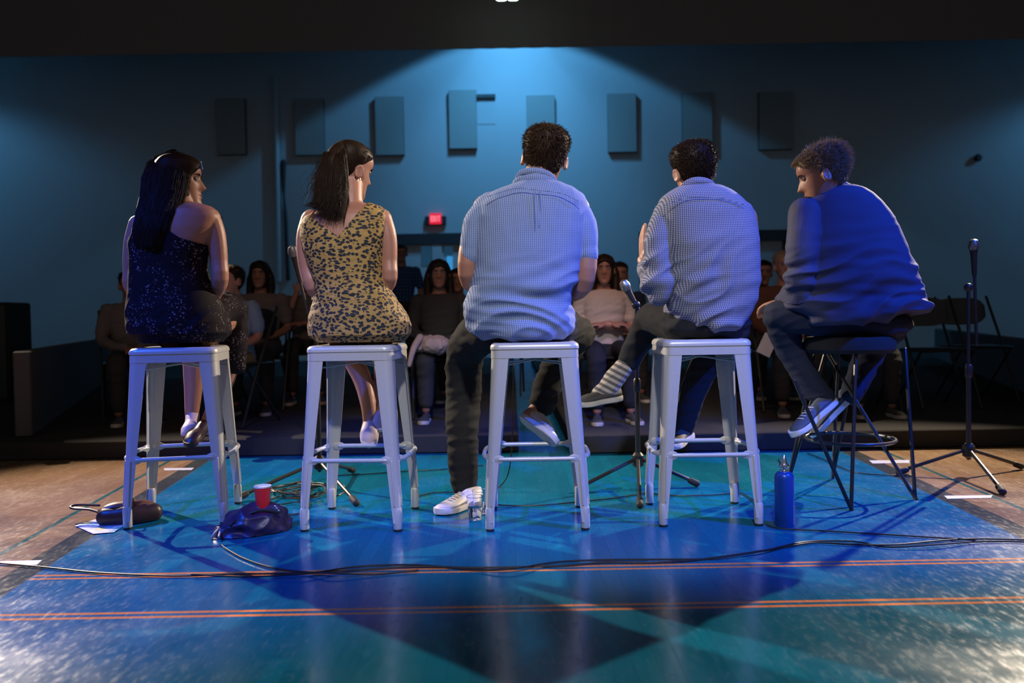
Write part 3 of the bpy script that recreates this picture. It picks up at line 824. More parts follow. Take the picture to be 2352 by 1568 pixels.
b = MB(); b.tube([at(1118, 452, 3.245), at(1180, 433, 3.238), at(1232, 436, 3.232), at(1290, 444, 3.238), at(1330, 462, 3.248)], [.0016]*5, 6, 4)
b.tube([at(1228, 438, 3.232), at(1229, 480, 3.226), at(1228, 530, 3.228)], [.004, .003, .001], 6, 4); b.tube([at(1240, 438, 3.232), at(1240, 480, 3.226), at(1238, 520, 3.228)], [.004, .003, .001], 6, 4)
b.obj('yoke_seam', M['seersucker'], sh)
b = MB()
b.ell(at(1200, 752, 3.41), (.185, .14, .085))
b.tube([at(1135, 745, 3.42), at(1072, 800, 3.72), at(1064, 905, 3.80), at(1062, 1000, 3.72), at(1066, 1110, 3.70)], [.098, .088, .082, .074, .060], 18, 5)
b.tube([at(1265, 748, 3.42), at(1325, 768, 3.86)], [.10, .088], 18, 3)
b.tube([at(1322, 772, 3.88), at(1275, 850, 3.80), at(1250, 912, 3.74), at(1245, 930, 3.73)], [.088, .072, .062, .06], 18, 4)
f1 = folds(.2, .008, 20, 4, 1.5, lambda p: 1, 8)
build(b, 'trousers', M['charcoal'], P3, voxel=.007, disp=f1)
ft = fl(1062, 1168)
sh_loc = loc
sh_loc(shoe('shoe', P3, Vector((-.16, 3.68, .002)), Vector((-.30, 3.52, .002)), (0, 0, 1), M['white_leather'], M['sole'], .28, .05, M['white_leather'], .085), P3)
hl, tt = at(1196, 955, 3.66), at(1252, 1010, 3.62)
sh_loc(shoe('shoe', P3, hl+Vector((-.0, .03, -.02)), tt+Vector((.02, -.06, 0)), (.75, .35, .55), M['white_leather'], M['sole'], .23, .046, M['white_leather'], .09), P3)

# ---- man in the checked shirt, fourth stool
P4 = thing('person', (.80, 3.42, .76), 'seated man from behind in a small-checked long-sleeved shirt, one hand raised', 'person', 'panelists on stools')
H = head_mat(at(1592, 394, 3.45), yaw=14, pitch=8, roll=-7); S4 = (1.05, 1.0, 1.0)
b = MB(); add_head(b, H, S4)
b.tube([at(1590, 400, 3.45), at(1602, 455, 3.41)], [.060, .068], 16, 2)
torso(b, [(445, 1545, 1665, 0, .08), (470, 1530, 1690), (500, 1525, 1705), (560, 1540, 1725), (640, 1555, 1722), (740, 1570, 1700)], 3.41, .10)
b.tube([at(1525, 500, 3.40), at(1510, 590, 3.36), at(1518, 655, 3.37), at(1494, 625, 3.50), at(1477, 598, 3.56)], [.05, .045, .045, .034, .027], 14, 4)
b.tube([at(1712, 500, 3.40), at(1722, 590, 3.38), at(1712, 670, 3.42), at(1660, 690, 3.70)], [.05, .045, .042, .03], 14, 4)
add_hand(b, at(1477, 600, 3.56), (.00, .12, 1), 1, (-1, -.12, .02), .12, .98)
add_hand(b, at(1655, 692, 3.71), (-.5, .5, -.3), -1, (0, .3, 1), .7)
b.tube([at(1590, 740, 3.44), at(1498, 730, 3.86), at(1466, 790, 3.93), at(1444, 828, 3.95), at(1410, 870, 3.95), at(1385, 900, 3.94)], [.07, .052, .046, .040, .036, .034], 14, 4)
b.tube([at(1660, 750, 3.42), at(1650, 777, 3.86), at(1600, 880, 3.88), at(1560, 1005, 3.86)], [.07, .052, .048, .036], 14, 4)
build(b, 'body', SK, P4, voxel=.005)
add_face(P4, H, S4)
short_hair(P4, H, S4, M['hair_dark'], (.003, .016), 5200, .014, 4)
b = MB()
torso(b, [(428, 1556, 1655, 0, .07), (440, 1535, 1680, 0, .10), (455, 1516, 1700, 0, .115), (480, 1508, 1722, 0, .125), (510, 1508, 1734, 0, .13), (550, 1518, 1741), (600, 1532, 1742), (650, 1540, 1740),
          (690, 1537, 1735, .01), (715, 1534, 1726, .01), (735, 1556, 1716, .01), (750, 1600, 1700, .01), (757, 1630, 1685, .02, .1)], 3.385, .14)
b.tube([at(1535, 492, 3.38), at(1516, 540, 3.36), at(1510, 600, 3.35), at(1512, 655, 3.355)], [.062, .058, .056, .060], 18, 4)
b.tube([at(1512, 662, 3.36), at(1502, 645, 3.42), at(1490, 622, 3.50)], [.055, .052, .041], 18, 3)
b.tube([at(1700, 492, 3.38), at(1712, 560, 3.39), at(1714, 650, 3.41), at(1680, 680, 3.62)], [.06, .056, .05, .04], 18, 4)
f1 = folds(.45, .027, 11, 2.4, 1.6, lambda p: max(.12, min(1, (1.24-p.z)/.25))*min(1, max(.3, (.95-p.x)/.12)), 1.3)
sh = build(b, 'shirt', M['gingham'], P4, voxel=.0055, it=5, disp=f1)
b = MB()
b.tube([at(1562, 448, 3.37), at(1574, 425, 3.355), at(1600, 415, 3.345), at(1630, 420, 3.355), at(1642, 440, 3.375)], [.010, .015, .017, .015, .010], 10, 5, flat=(0, 1, 0), fk=.7)
b.tube([at(1560, 452, 3.355), at(1576, 440, 3.34), at(1604, 431, 3.325), at(1634, 434, 3.338), at(1650, 448, 3.36)], [.016]*5, 10, 5, flat=(0, 1, 0), fk=.45)
b.obj('collar', M['gingham'], sh)
b = MB(); b.tube([at(1499, 640, 3.46), at(1486, 618, 3.53)], [.048, .046], 16, 1); b.obj('rolled_cuff', M['gingham'], sh)
b = MB(); b.tube([at(1524, 472, 3.262), at(1570, 456, 3.258), at(1612, 453, 3.256), at(1660, 456, 3.258), at(1708, 470, 3.268)], [.0014]*5, 6, 4); b.obj('yoke_seam', M['gingham'], sh)
b = MB()
b.ell(at(1625, 742, 3.42), (.185, .14, .075))
b.tube([at(1570, 740, 3.44), at(1498, 728, 3.86)], [.095, .075], 18, 3)
b.tube([at(1496, 732, 3.88), at(1466, 790, 3.93), at(1446, 826, 3.95)], [.078, .062, .055], 18, 4)
b.tube([at(1670, 750, 3.42), at(1650, 775, 3.86)], [.095, .075], 18, 3)
b.tube([at(1650, 778, 3.88), at(1600, 880, 3.88), at(1566, 985, 3.86)], [.078, .064, .052], 18, 4)
build(b, 'trousers', M['trouser_black'], P4, voxel=.007, disp=folds(.2, .006, 18, 4, 1.5))
def m_sock():
    t_ = NT('striped_sock'); x, y, z = t_.xyz(); s_ = t_.ramp(t_.M('SINE', t_.M('MULTIPLY', t_.M('ADD', z, t_.M('MULTIPLY', x, .55)), 190)), -.2, .2)
    t_.set(Base_Color=t_.mix(s_, (.42, .38, .34), (.11, .10, .10)), Roughness=.95); return t_.m
M['sock'] = m_sock()
b = MB(); b.tube([at(1433, 842, 3.95), at(1412, 868, 3.95), at(1395, 893, 3.94), at(1378, 905, 3.92)], [.046, .050, .050, .042], 16, 4)
build(b, 'sock', M['sock'], P4, voxel=.005, disp=folds(.5, .003, 50, 5, 1))
loc(shoe('shoe', P4, at(1424, 918, 3.96), at(1340, 932, 3.86), (0.25, 0, 1), M['grey_shoe'], M['sole'], .27, .046, None, .07), P4)
loc(shoe('shoe', P4, at(1585, 1005, 3.9), at(1548, 1030, 3.72), (0, .2, 1), M['grey_shoe'], M['sole'], .27, .046, None, .075), P4)

# ---- woman in the leopard dress, second stool
P2 = thing('person', (-.66, 3.43, .76), 'seated woman from behind in a gold leopard-print dress with a long ponytail', 'person', 'panelists on stools')
H = head_mat(at(808, 392, 3.45), yaw=-46, pitch=14, roll=6); S2 = (.98, .96, .98)
T2 = [(468, 785, 845, .02, .05), (477, 757, 872, .01, .06), (485, 728, 884, 0, .075), (497, 704, 892, 0, .09), (515, 694, 892, 0, .10), (545, 694, 886, 0, .11), (575, 700, 882, 0, .11), (605, 710, 880, 0, .107),
      (630, 720, 880, 0, .105), (650, 727, 886, 0, .105), (672, 729, 897, 0, .115), (700, 722, 916, .01, .13), (725, 715, 933, .015, .145), (748, 712, 941, .02, .15), (768, 715, 940, .02, .15), (784, 735, 926, .03, .13)]
b = MB(); add_head(b, H, S2)
b.tube([at(806, 410, 3.44), at(806, 455, 3.40), at(806, 490, 3.39)], [.050, .050, .058], 16, 3)
torso(b, T2, 3.375, .11)
b.tube([at(716, 505, 3.38), at(702, 550, 3.37), at(706, 615, 3.37), at(726, 668, 3.38), at(765, 690, 3.62)], [.046, .040, .036, .034, .026], 14, 4)
b.tube([at(876, 503, 3.38), at(890, 545, 3.37), at(893, 600, 3.37), at(892, 648, 3.375), at(860, 690, 3.62)], [.046, .040, .036, .034, .026], 14, 4)
add_hand(b, at(768, 692, 3.63), (.6, .5, -.2), 1, (0, .2, 1), .5, .9); add_hand(b, at(857, 692, 3.63), (-.6, .5, -.2), -1, (0, .2, 1), .5, .9)
for sgn, kx in ((-1, 790), (1, 870)):     # legs
    b.tube([at(kx, 765, 3.45), at(kx-8, 775, 3.86)], [.07, .055], 14, 2)
b.tube([at(782, 780, 3.88), at(828, 860, 3.80), at(846, 930, 3.74), at(850, 985, 3.72)], [.054, .046, .036, .030], 14, 4)
b.tube([at(862, 780, 3.88), at(880, 840, 3.84), at(872, 905, 3.80), at(868, 930, 3.78)], [.054, .044, .034, .030], 14, 4)
build(b, 'body', M['skin_pale'], P2, voxel=.0052)
add_face(P2, H, S2)
# dress: the torso surface, let out where the cloth is and tucked under the skin elsewhere
def dress(rows, Y0, mask, m, P, off=.006, n=220, ny=260, disp=None, nm='dress'):
    pys = [r[0] for r in rows]; rings = []
    for py in np.linspace(pys[0], pys[-1], ny):
        g = [float(np.interp(py, pys, [r[k] for r in rows])) for k in (1, 2, 3, 4)]
        a, c = at(g[0], py, Y0+g[2]), at(g[1], py, Y0+g[2])
        cx, hw, z = (a.x+c.x)/2, (c.x-a.x)/2, (a.z+c.z)/2; r = []
        for j in range(n):
            q = 2*math.pi*j/n; ca, sa = math.cos(q), math.sin(q); e = 2.35; k = (abs(ca)**e+abs(sa)**e)**(-1/e)
            x_, y_ = hw*ca*k, g[3]*sa*k
            pxx = (g[0]+g[1])/2+(g[1]-g[0])/2*ca*k
            w = mask(pxx, py, sa)
            o = off*w-.010*(1-w)
            p = Vector((cx+x_, Y0+g[2]+y_, z)); nn = Vector((ca/hw, sa/g[3], 0)).normalized()
            if w > .5 and disp: o += disp(p, nn)
            r.append(p+nn*o+Vector((0, 0, .004*w if py < pys[0]+12 else 0)))
        rings.append(r)
    b = MB(); b.grid(rings); return loc(b.obj(nm, m, P), P)
def sst(v, a, b_): t_ = max(0, min(1, (v-a)/(b_-a))); return t_*t_*(3-2*t_)
def mask2(x, y, sa):
    if sa > 0.15: return sst(y, 500, 505)
    vl = 510+(x-735)*(548-500)/(792-728) if x < 792 else 548-(x-792)*(548-474)/(848-792)
    sh_ = 1.0
    if x < 700 and y < 560: sh_ = sst(x, 690, 694)
    if x > 880 and y < 560: sh_ = 1-sst(x, 884, 888)
    return sst(y, vl-4, vl+1)*sh_ if 728 < x < 848 else sh_
f1 = folds(.12, .0035, 34, 4, 1.4, lambda p: .35+.65*math.exp(-((p.z-.98)/.09)**2), 2.2)
dr2 = dress(T2, 3.375, mask2, M['leopard'], P2, .006, disp=f1)
b = MB(); b.tube([at(788, 762, 3.47), at(782, 775, 3.82)], [.082, .066], 16, 2); b.tube([at(868, 762, 3.47), at(862, 775, 3.82)], [.082, .066], 16, 2); b.tube([at(825, 766, 3.46), at(822, 772, 3.80)], [.075, .055], 16, 2)
b.skin('skirt', M['leopard'], dr2, .007, 4)
# hair: tight cap and a high ponytail
def hl2(a):
    a = abs((a+math.pi) % (2*math.pi)-math.pi)
    return float(np.interp(a, [0, .7, 1.1, 1.4, 1.8, 2.2, 2.7, math.pi], [.075, .066, .045, .02, -.02, -.055, -.075, -.08]))
b = MB(); add_cap(b, H, S2, (.004, .012), hl2, .002)
tail = [at(782, 336, 3.38), at(766, 352, 3.33), at(756, 400, 3.30), at(752, 450, 3.285), at(745, 492, 3.275)]
b.tube([at(790, 345, 3.40), at(778, 345, 3.36), at(764, 372, 3.32), at(757, 410, 3.30), at(754, 440, 3.285), at(746, 466, 3.275)], [.028, .034, .042, .044, .034, .010], 18, 4, flat=(0, 1, 0), fk=.7)
hr = loc(b.skin('hair', M['hair_dark'], P2, .0055, 3), P2)
g = []; rnd = random.Random(5)
for i in range(2600):
    u, v = rnd.gauss(0, .6), rnd.gauss(0, .5); u = max(-1.25, min(1.25, u))
    k = 1+.28*u
    L = rnd.uniform(.55, 1.05)
    pts = []
    for j, (cx, cy, hw, Y) in enumerate(((782, 338, 8, 3.36), (768, 355, 20, 3.32), (764, 390, 27, 3.30), (762, 430, 30, 3.285), (758, 462, 30, 3.272), (748, 485, 33, 3.262), (742, 500, 38, 3.258))):
        if j/6 > L: break
        cy2 = cy+(u*12 if j > 4 else 0)+(-14 if j == 6 and u < -.5 else 0)
        pts.append(at(cx+u*hw*1.0+rnd.gauss(0, 1.5), cy2+rnd.gauss(0, 2), Y-abs(v)*.03*min(1, j/2)))
    g.append((pts, .0011, .0004))
for i in range(140):    # stray hairs
    u = rnd.uniform(-1.3, -0.8); pts = [at(768+u*30, 360+rnd.uniform(0, 60), 3.31)]
    for j in range(3): pts.append(pts[-1]+Vector((rnd.gauss(-.012, .012), rnd.gauss(0, .01), -.03)))
    g.append((pts, .0006, .0003))
for i in range(900):
    a = rnd.uniform(-math.pi, math.pi); z = rnd.uniform(-.07, .115)
    if z < hl2(a)+.01: continue
    p = H @ head_point(a, z, S2, .010); q = at(783, 340, 3.37); mid = (p+q)/2; 
    d_ = mid-H.translation; mid = H.translation+d_.normalized()*max(d_.length, ((p-H.translation).length+.104)/2+.008)
    g.append(([p, (p+mid)/2+(p-H.translation).normalized()*.004, mid, q], .0010, .0007))
strands('hair_strands', g, M['hair_dark'], hr)
b = MB(); p = H @ Vector((-.080, -.008, -.034)); p2 = H @ Vector((.080*.98, -.002, -.036)); b.tube([p2, p2+Vector((.002, 0, -.008))], [.0035, .003], 8, 1); b.obj('earring', M['gold'], P2)
b = MB(); b.tube([p, p+Vector((0, 0, -.008))], [.0035, .003], 8, 1); b.obj('earring', M['gold'], P2)
loc(shoe('sandal', P2, at(850, 940, 3.80), at(848, 1012, 3.68), (.15, -.8, .35), M['pink_leather'], M['sole'], .22, .042, None, .06), P2)
loc(shoe('sandal', P2, at(878, 905, 3.85), at(868, 985, 3.72), (.25, -.8, .35), M['pink_leather'], M['sole'], .22, .042, None, .06), P2)

# ---- woman in the dark patterned dress, first stool
P1 = thing('person', (-1.475, 3.56, .76), 'seated woman with long dark hair in a dark patterned dress, looking right', 'person', 'panelists on stools')
H = head_mat(at(414, 418, 3.58), yaw=-78, pitch=2, roll=0); S1 = (1.0, 1.0, 1.0)
T1 = [(466, 395, 455, .02, .05), (474, 365, 484, .01, .07), (484, 335, 497, 0, .085), (500, 316, 505, 0, .095), (525, 306, 500, 0, .105), (555, 302, 484, 0, .11), (590, 303, 472, 0, .11), (620, 304, 470, 0, .11),
      (650, 303, 478, 0, .115), (680, 302, 492, .01, .13), (710, 300, 508, .02, .15), (740, 302, 520, .02, .155), (765, 306, 522, .02, .155), (786, 325, 505, .03, .13)]
b = MB(); add_head(b, H, S1)
b.tube([at(412, 435, 3.56), at(416, 490, 3.54)], [.052, .058], 16, 2)
torso(b, T1, 3.52, .11)
b.tube([at(482, 500, 3.52), at(496, 540, 3.52), at(503, 600, 3.52), at(504, 650, 3.53), at(478, 700, 3.74)], [.046, .042, .038, .036, .027], 14, 4)
b.tube([at(318, 515, 3.52), at(304, 560, 3.52), at(300, 620, 3.53), at(305, 665, 3.56), at(360, 690, 3.80)], [.042, .036, .032, .031, .025], 14, 4)
add_hand(b, at(474, 704, 3.75), (-.5, .6, -.3), -1, (0, .2, 1), .5, .9); add_hand(b, at(364, 692, 3.81), (.6, .5, -.2), 1, (0, .2, 1), .5, .9)
b.tube([at(470, 760, 3.60), at(525, 730, 3.92)], [.075, .06], 14, 2); b.tube([at(525, 732, 3.94), at(524, 840, 3.95), at(490, 940, 3.92), at(470, 985, 3.90)], [.056, .052, .038, .03], 14, 4)
b.tube([at(400, 765, 3.60), at(440, 760, 3.98)], [.075, .06], 14, 2); b.tube([at(440, 762, 4.0), at(445, 860, 4.0), at(440, 960, 3.98)], [.056, .05, .03], 14, 4)
build(b, 'body', M['skin'], P1, voxel=.0045)
add_face(P1, H, S1)
def mask1(x, y, sa):
    if sa > .2: return sst(y, 490, 500)
    edge = float(np.interp(y, [466, 480, 510, 535, 552, 562, 568, 640], [402, 404, 402, 412, 435, 468, 490, 900]))
    lf = float(np.interp(y, [466, 500, 540, 570], [370, 336, 318, 290]))
    return (1-sst(x, edge-3, edge+3))*sst(x, lf-2, lf+3)
f1 = folds(.5, .006, 18, 3, 1.5, lambda p: max(.2, min(1, (1.05-p.z)/.2)), 4)
d1 = dress(T1, 3.52, mask1, M['floral'], P1, .006, disp=f1)
b = MB(); b.tube([at(450, 750, 3.60), at(500, 715, 3.80), at(528, 715, 3.93)], [.10, .092, .085], 18, 3); b.tube([at(530, 712, 3.93), at(532, 765, 3.90), at(538, 815, 3.90), at(542, 838, 3.90)], [.080, .070, .058, .045], 18, 3)
b.tube([at(400, 755, 3.62), at(450, 745, 3.95), at(458, 800, 4.0)], [.10, .085, .07], 18, 3)
b.skin('skirt', M['floral'], d1, .007, 4, disp=folds(1.1, .010, 16, 3, 1.5, lambda p: 1, 6))
# long loose hair
def hl1(a):
    a = abs((a+math.pi) % (2*math.pi)-math.pi)
    return float(np.interp(a, [0, .45, .8, 1.05, 1.2, math.pi], [.060, .050, .02, -.05, -.118, -.118]))
b = MB(); add_cap(b, H, S1, (.014, .012), hl1, .003)
b.tube([at(398, 400, 3.56), at(380, 440, 3.52), at(372, 490, 3.46), at(362, 520, 3.44), at(350, 552, 3.43)], [.085, .095, .085, .05, .010], 22, 4, flat=(0, 1, 0), fk=.45)
b.tube([at(372, 420, 3.57), at(350, 460, 3.53), at(336, 500, 3.47)], [.05, .055, .045], 18, 4)
hr = loc(b.skin('hair', M['hair_dark'], P1, .006, 3), P1)
g = []; rnd = random.Random(9)
for i in range(3600):
    u = rnd.uniform(-1, 1); v = rnd.gauss(0, 1)
    L = rnd.uniform(.55, 1.05)
    ctl = ((400, 352, 30, 3.56), (388, 375, 48, 3.52), (380, 410, 54, 3.49), (374, 450, 52, 3.46), (362, 490, 50, 3.42), (350, 530, 46, 3.402), (344, 566, 36, 3.398))
    pts = []
    for j, (cx, cy, hw, Y) in enumerate(ctl):
        if j/6 > L+.1: break
        yy_ = Y+.045*u*u-(.004*abs(v) if j else 0)
        pts.append(at(cx+u*hw+rnd.gauss(0, 1.2), cy+(8*u*u if j == 0 else 0)+rnd.gauss(0, 2), yy_-.012))
    g.append((pts, .0012, .0004))
for i in range(1500):    # the lit fall of hair on the left
    u = rnd.uniform(0, 1); pts = []
    for j, (x0, x1, cy, Y) in enumerate(((392, 405, 348, 3.60), (352, 372, 366, 3.60), (338, 356, 395, 3.60), (331, 350, 430, 3.585), (321, 345, 470, 3.56), (308, 335, 510, 3.52), (300, 322, 550, 3.50), (294, 306, 575, 3.50))):
        if j > 4 and rnd.random() < .25: break
        pts.append(at(x0+(x1-x0)*u+rnd.gauss(0, .8), cy+rnd.gauss(0, 2), Y))
    g.append((pts, .0012, .0004))
strands('hair_strands', g, M['hair_dark'], hr)
b = MB(); b.tube([at(461, 372, 3.50), at(465, 388, 3.52)], [.004, .004], 8, 1); loc(b.obj('hair_clip', M['chrome'], hr), P1)
loc(shoe('sandal', P1, at(478, 975, 3.93), at(450, 1010, 3.80), (0, -.2, 1), M['dark_leather'], M['dark_leather'], .22, .04, None, .05), P1)
loc(shoe('sandal', P1, at(446, 950, 4.02), at(436, 1000, 3.88), (0, -.2, 1), M['pink_leather'], M['dark_leather'], .22, .04, None, .05), P1)

# ---- man in the navy jacket, fifth stool
P5 = thing('person', (1.60, 3.78, .76), 'man in a navy jacket bent forward and turned left on the black stool', 'person', 'panelists on stools')
H = head_mat(at(1887, 405, 3.62), yaw=72, pitch=20, roll=0); S5 = (1.06, 1.08, 1.06)
b = MB(); add_head(b, H, S5)
b.tube([at(1900, 420, 3.66), at(1925, 470, 3.70)], [.066, .075], 16, 2)
torso(b, [(455, 1870, 1975, 0, .09), (500, 1850, 2010), (600, 1850, 2060), (700, 1880, 2090)], 3.72, .10)
b.tube([at(1862, 500, 3.66), at(1842, 590, 3.60), at(1840, 670, 3.66), at(1800, 690, 3.95)], [.06, .052, .045, .035], 14, 4)
b.tube([at(1990, 500, 3.80), at(1980, 600, 4.0), at(1900, 670, 4.05)], [.06, .05, .035], 14, 4)
add_hand(b, at(1798, 691, 3.96), (-.5, .6, -.2), 1, (0, .2, 1), .6); add_hand(b, at(1896, 672, 4.06), (-.8, .3, -.2), -1, (0, .2, 1), .6)
b.tube([at(1960, 735, 3.72), at(1860, 725, 3.72), at(1792, 724, 3.77), at(1815, 800, 3.86), at(1862, 880, 3.84), at(1900, 925, 3.80)], [.07, .06, .05, .046, .04, .034], 14, 4)
b.tube([at(2025, 750, 3.80), at(2010, 782, 4.16), at(1980, 850, 4.08), at(1955, 915, 3.98)], [.07, .055, .046, .034], 14, 4)
build(b, 'body', SK, P5, voxel=.005)
add_face(P5, H, S5, 'hair_mid')
def hl5(a):
    s_ = 1 if ((a+math.pi) % (2*math.pi)-math.pi) > 0 else -1
    a = abs((a+math.pi) % (2*math.pi)-math.pi)
    return float(np.interp(a, [0, .5, .9, 1.25, 1.4, 1.75, 2.0, 2.5, math.pi], [.078, .070, .045, .035, -.015, -.015, -.045, -.065, -.07]))
o5 = short_hair(P5, H, S5, M['hair_grey'], (.002, .013), 5200, .034, 8, hl5, (0, -.4, -.25))
g = []; rnd = random.Random(3)
for i in range(260):    # fringe falling forward
    a = rnd.gauss(0, .55); p = head_point(a, rnd.uniform(.082, .112), S5, .012); pts = [H @ p]
    d_ = Vector((rnd.gauss(0, .25), 1, rnd.uniform(.0, .35))).normalized()
    for j in range(2): p = p+d_*.010; d_ = (d_+Vector((0, 0, -.35))).normalized(); pts.append(H @ p)
    g.append((pts, .0013, .0003))
strands('fringe', g, M['hair_grey'], o5)
b = MB()
T5 = [(428, 1895, 1962, -.03, .07), (436, 1878, 1982, -.03, .10), (450, 1848, 2002, -.02, .12), (468, 1832, 2020, -.01, .135), (495, 1822, 2042, 0, .15), (530, 1817, 2060, 0, .155), (570, 1817, 2076, 0, .16), (610, 1817, 2090, 0, .16),
      (650, 1820, 2102, .01, .165), (685, 1812, 2115, .02, .17), (705, 1800, 2126, .02, .175), (716, 1812, 2129, .02, .175), (726, 1840, 2060, .02, .17), (740, 1850, 2010, .02, .15), (745, 1880, 1960, .02, .1)]
torso(b, T5, 3.68, .15)
b.tube([at(1850, 490, 3.62), at(1842, 560, 3.58), at(1838, 640, 3.60), at(1836, 672, 3.66), at(1806, 690, 3.90)], [.075, .068, .062, .058, .045], 18, 4)
b.tube([at(2000, 500, 3.80), at(1990, 600, 3.98), at(1905, 668, 4.02)], [.075, .065, .045], 18, 4)
f1 = folds(.16, .020, 13, 2.2, 1.6, lambda p: max(.15, min(1, (1.20-p.z)/.15)), 7.7)
jk = build(b, 'jacket', M['navy_jacket'], P5, voxel=.006, it=5, disp=f1)
b = MB(); b.tube([at(1872, 452, 3.60), at(1900, 432, 3.575), at(1935, 424, 3.60), at(1962, 434, 3.66)], [.012, .017, .017, .012], 10, 4, flat=(0, 1, 0), fk=.5); b.obj('collar', M['navy_jacket'], jk)
b = MB()
b.ell(at(1990, 745, 3.76), (.21, .16, .08))
b.tube([at(1960, 735, 3.72), at(1860, 725, 3.72), at(1792, 722, 3.76)], [.10, .088, .072], 18, 3)
b.tube([at(1790, 726, 3.78), at(1815, 800, 3.86), at(1862, 880, 3.84), at(1893, 915, 3.80)], [.074, .068, .060, .05], 18, 4)
b.tube([at(2030, 750, 3.80), at(2010, 780, 4.16)], [.10, .08], 18, 3); b.tube([at(2008, 784, 4.18), at(1980, 850, 4.08), at(1955, 905, 3.98)], [.08, .064, .052], 18, 4)
build(b, 'trousers', M['darkblue'], P5, voxel=.007, disp=folds(.2, .006, 18, 4, 1.5))
loc(shoe('shoe', P5, at(1918, 925, 3.80), at(1826, 1003, 3.70), (-.62, -.15, .7), M['blue_shoe'], M['white_plastic'], .30, .05, M['white_plastic'], .075), P5)
loc(shoe('shoe', P5, at(1962, 912, 3.98), at(1890, 985, 4.05), (-.5, .1, .7), M['blue_shoe'], M['white_plastic'], .29, .05, M['white_plastic'], .075), P5)

# ---------------------------------------------------------------- chairs and audience
def make_chair():
    t = thing('folding_chair', (0, 0, 0), 'x', 'chair', 'black folding chairs of the audience')
    b = MB(); b.box((0, .0, .445), (.20, .20, .012), None, .01); b.obj('seat', M['black'], t)
    b = MB()
    rings = []
    for x in np.linspace(-.205, .205, 14):
        h = .115*math.sqrt(max(.05, 1-(x/.215)**4)); yb = -.225-.02*(1-(x/.2)**2)
        rings.append([Vector((x, yb-.008, .74-h)), Vector((x, yb+.008, .74-h)), Vector((x, yb+.008-.02, .74+h)), Vector((x, yb-.008-.02, .74+h))])
    b.grid(rings); b.obj('backrest', M['black'], t)
    for sx in (-1, 1):
        b = MB(); b.tube([(sx*.215, .24, .012), (sx*.215, .02, .44), (sx*.215, -.23, .86)], [.011]*3, 9, 3); b.obj('leg', M['black'], t)
        b = MB(); b.tube([(sx*.195, -.26, .012), (sx*.195, .17, .44)], [.010]*2, 9, 1); b.obj('leg', M['black'], t)
    return t
chair0 = make_chair(); chair_used = []
def put_chair(x, y, rz, label, z=RZ):
    o = copy_tree(chair0) if chair_used else chair0
    chair_used.append(o); o.location = (x, y, z); o.rotation_euler = (0, 0, rz); o['label'] = label; return o

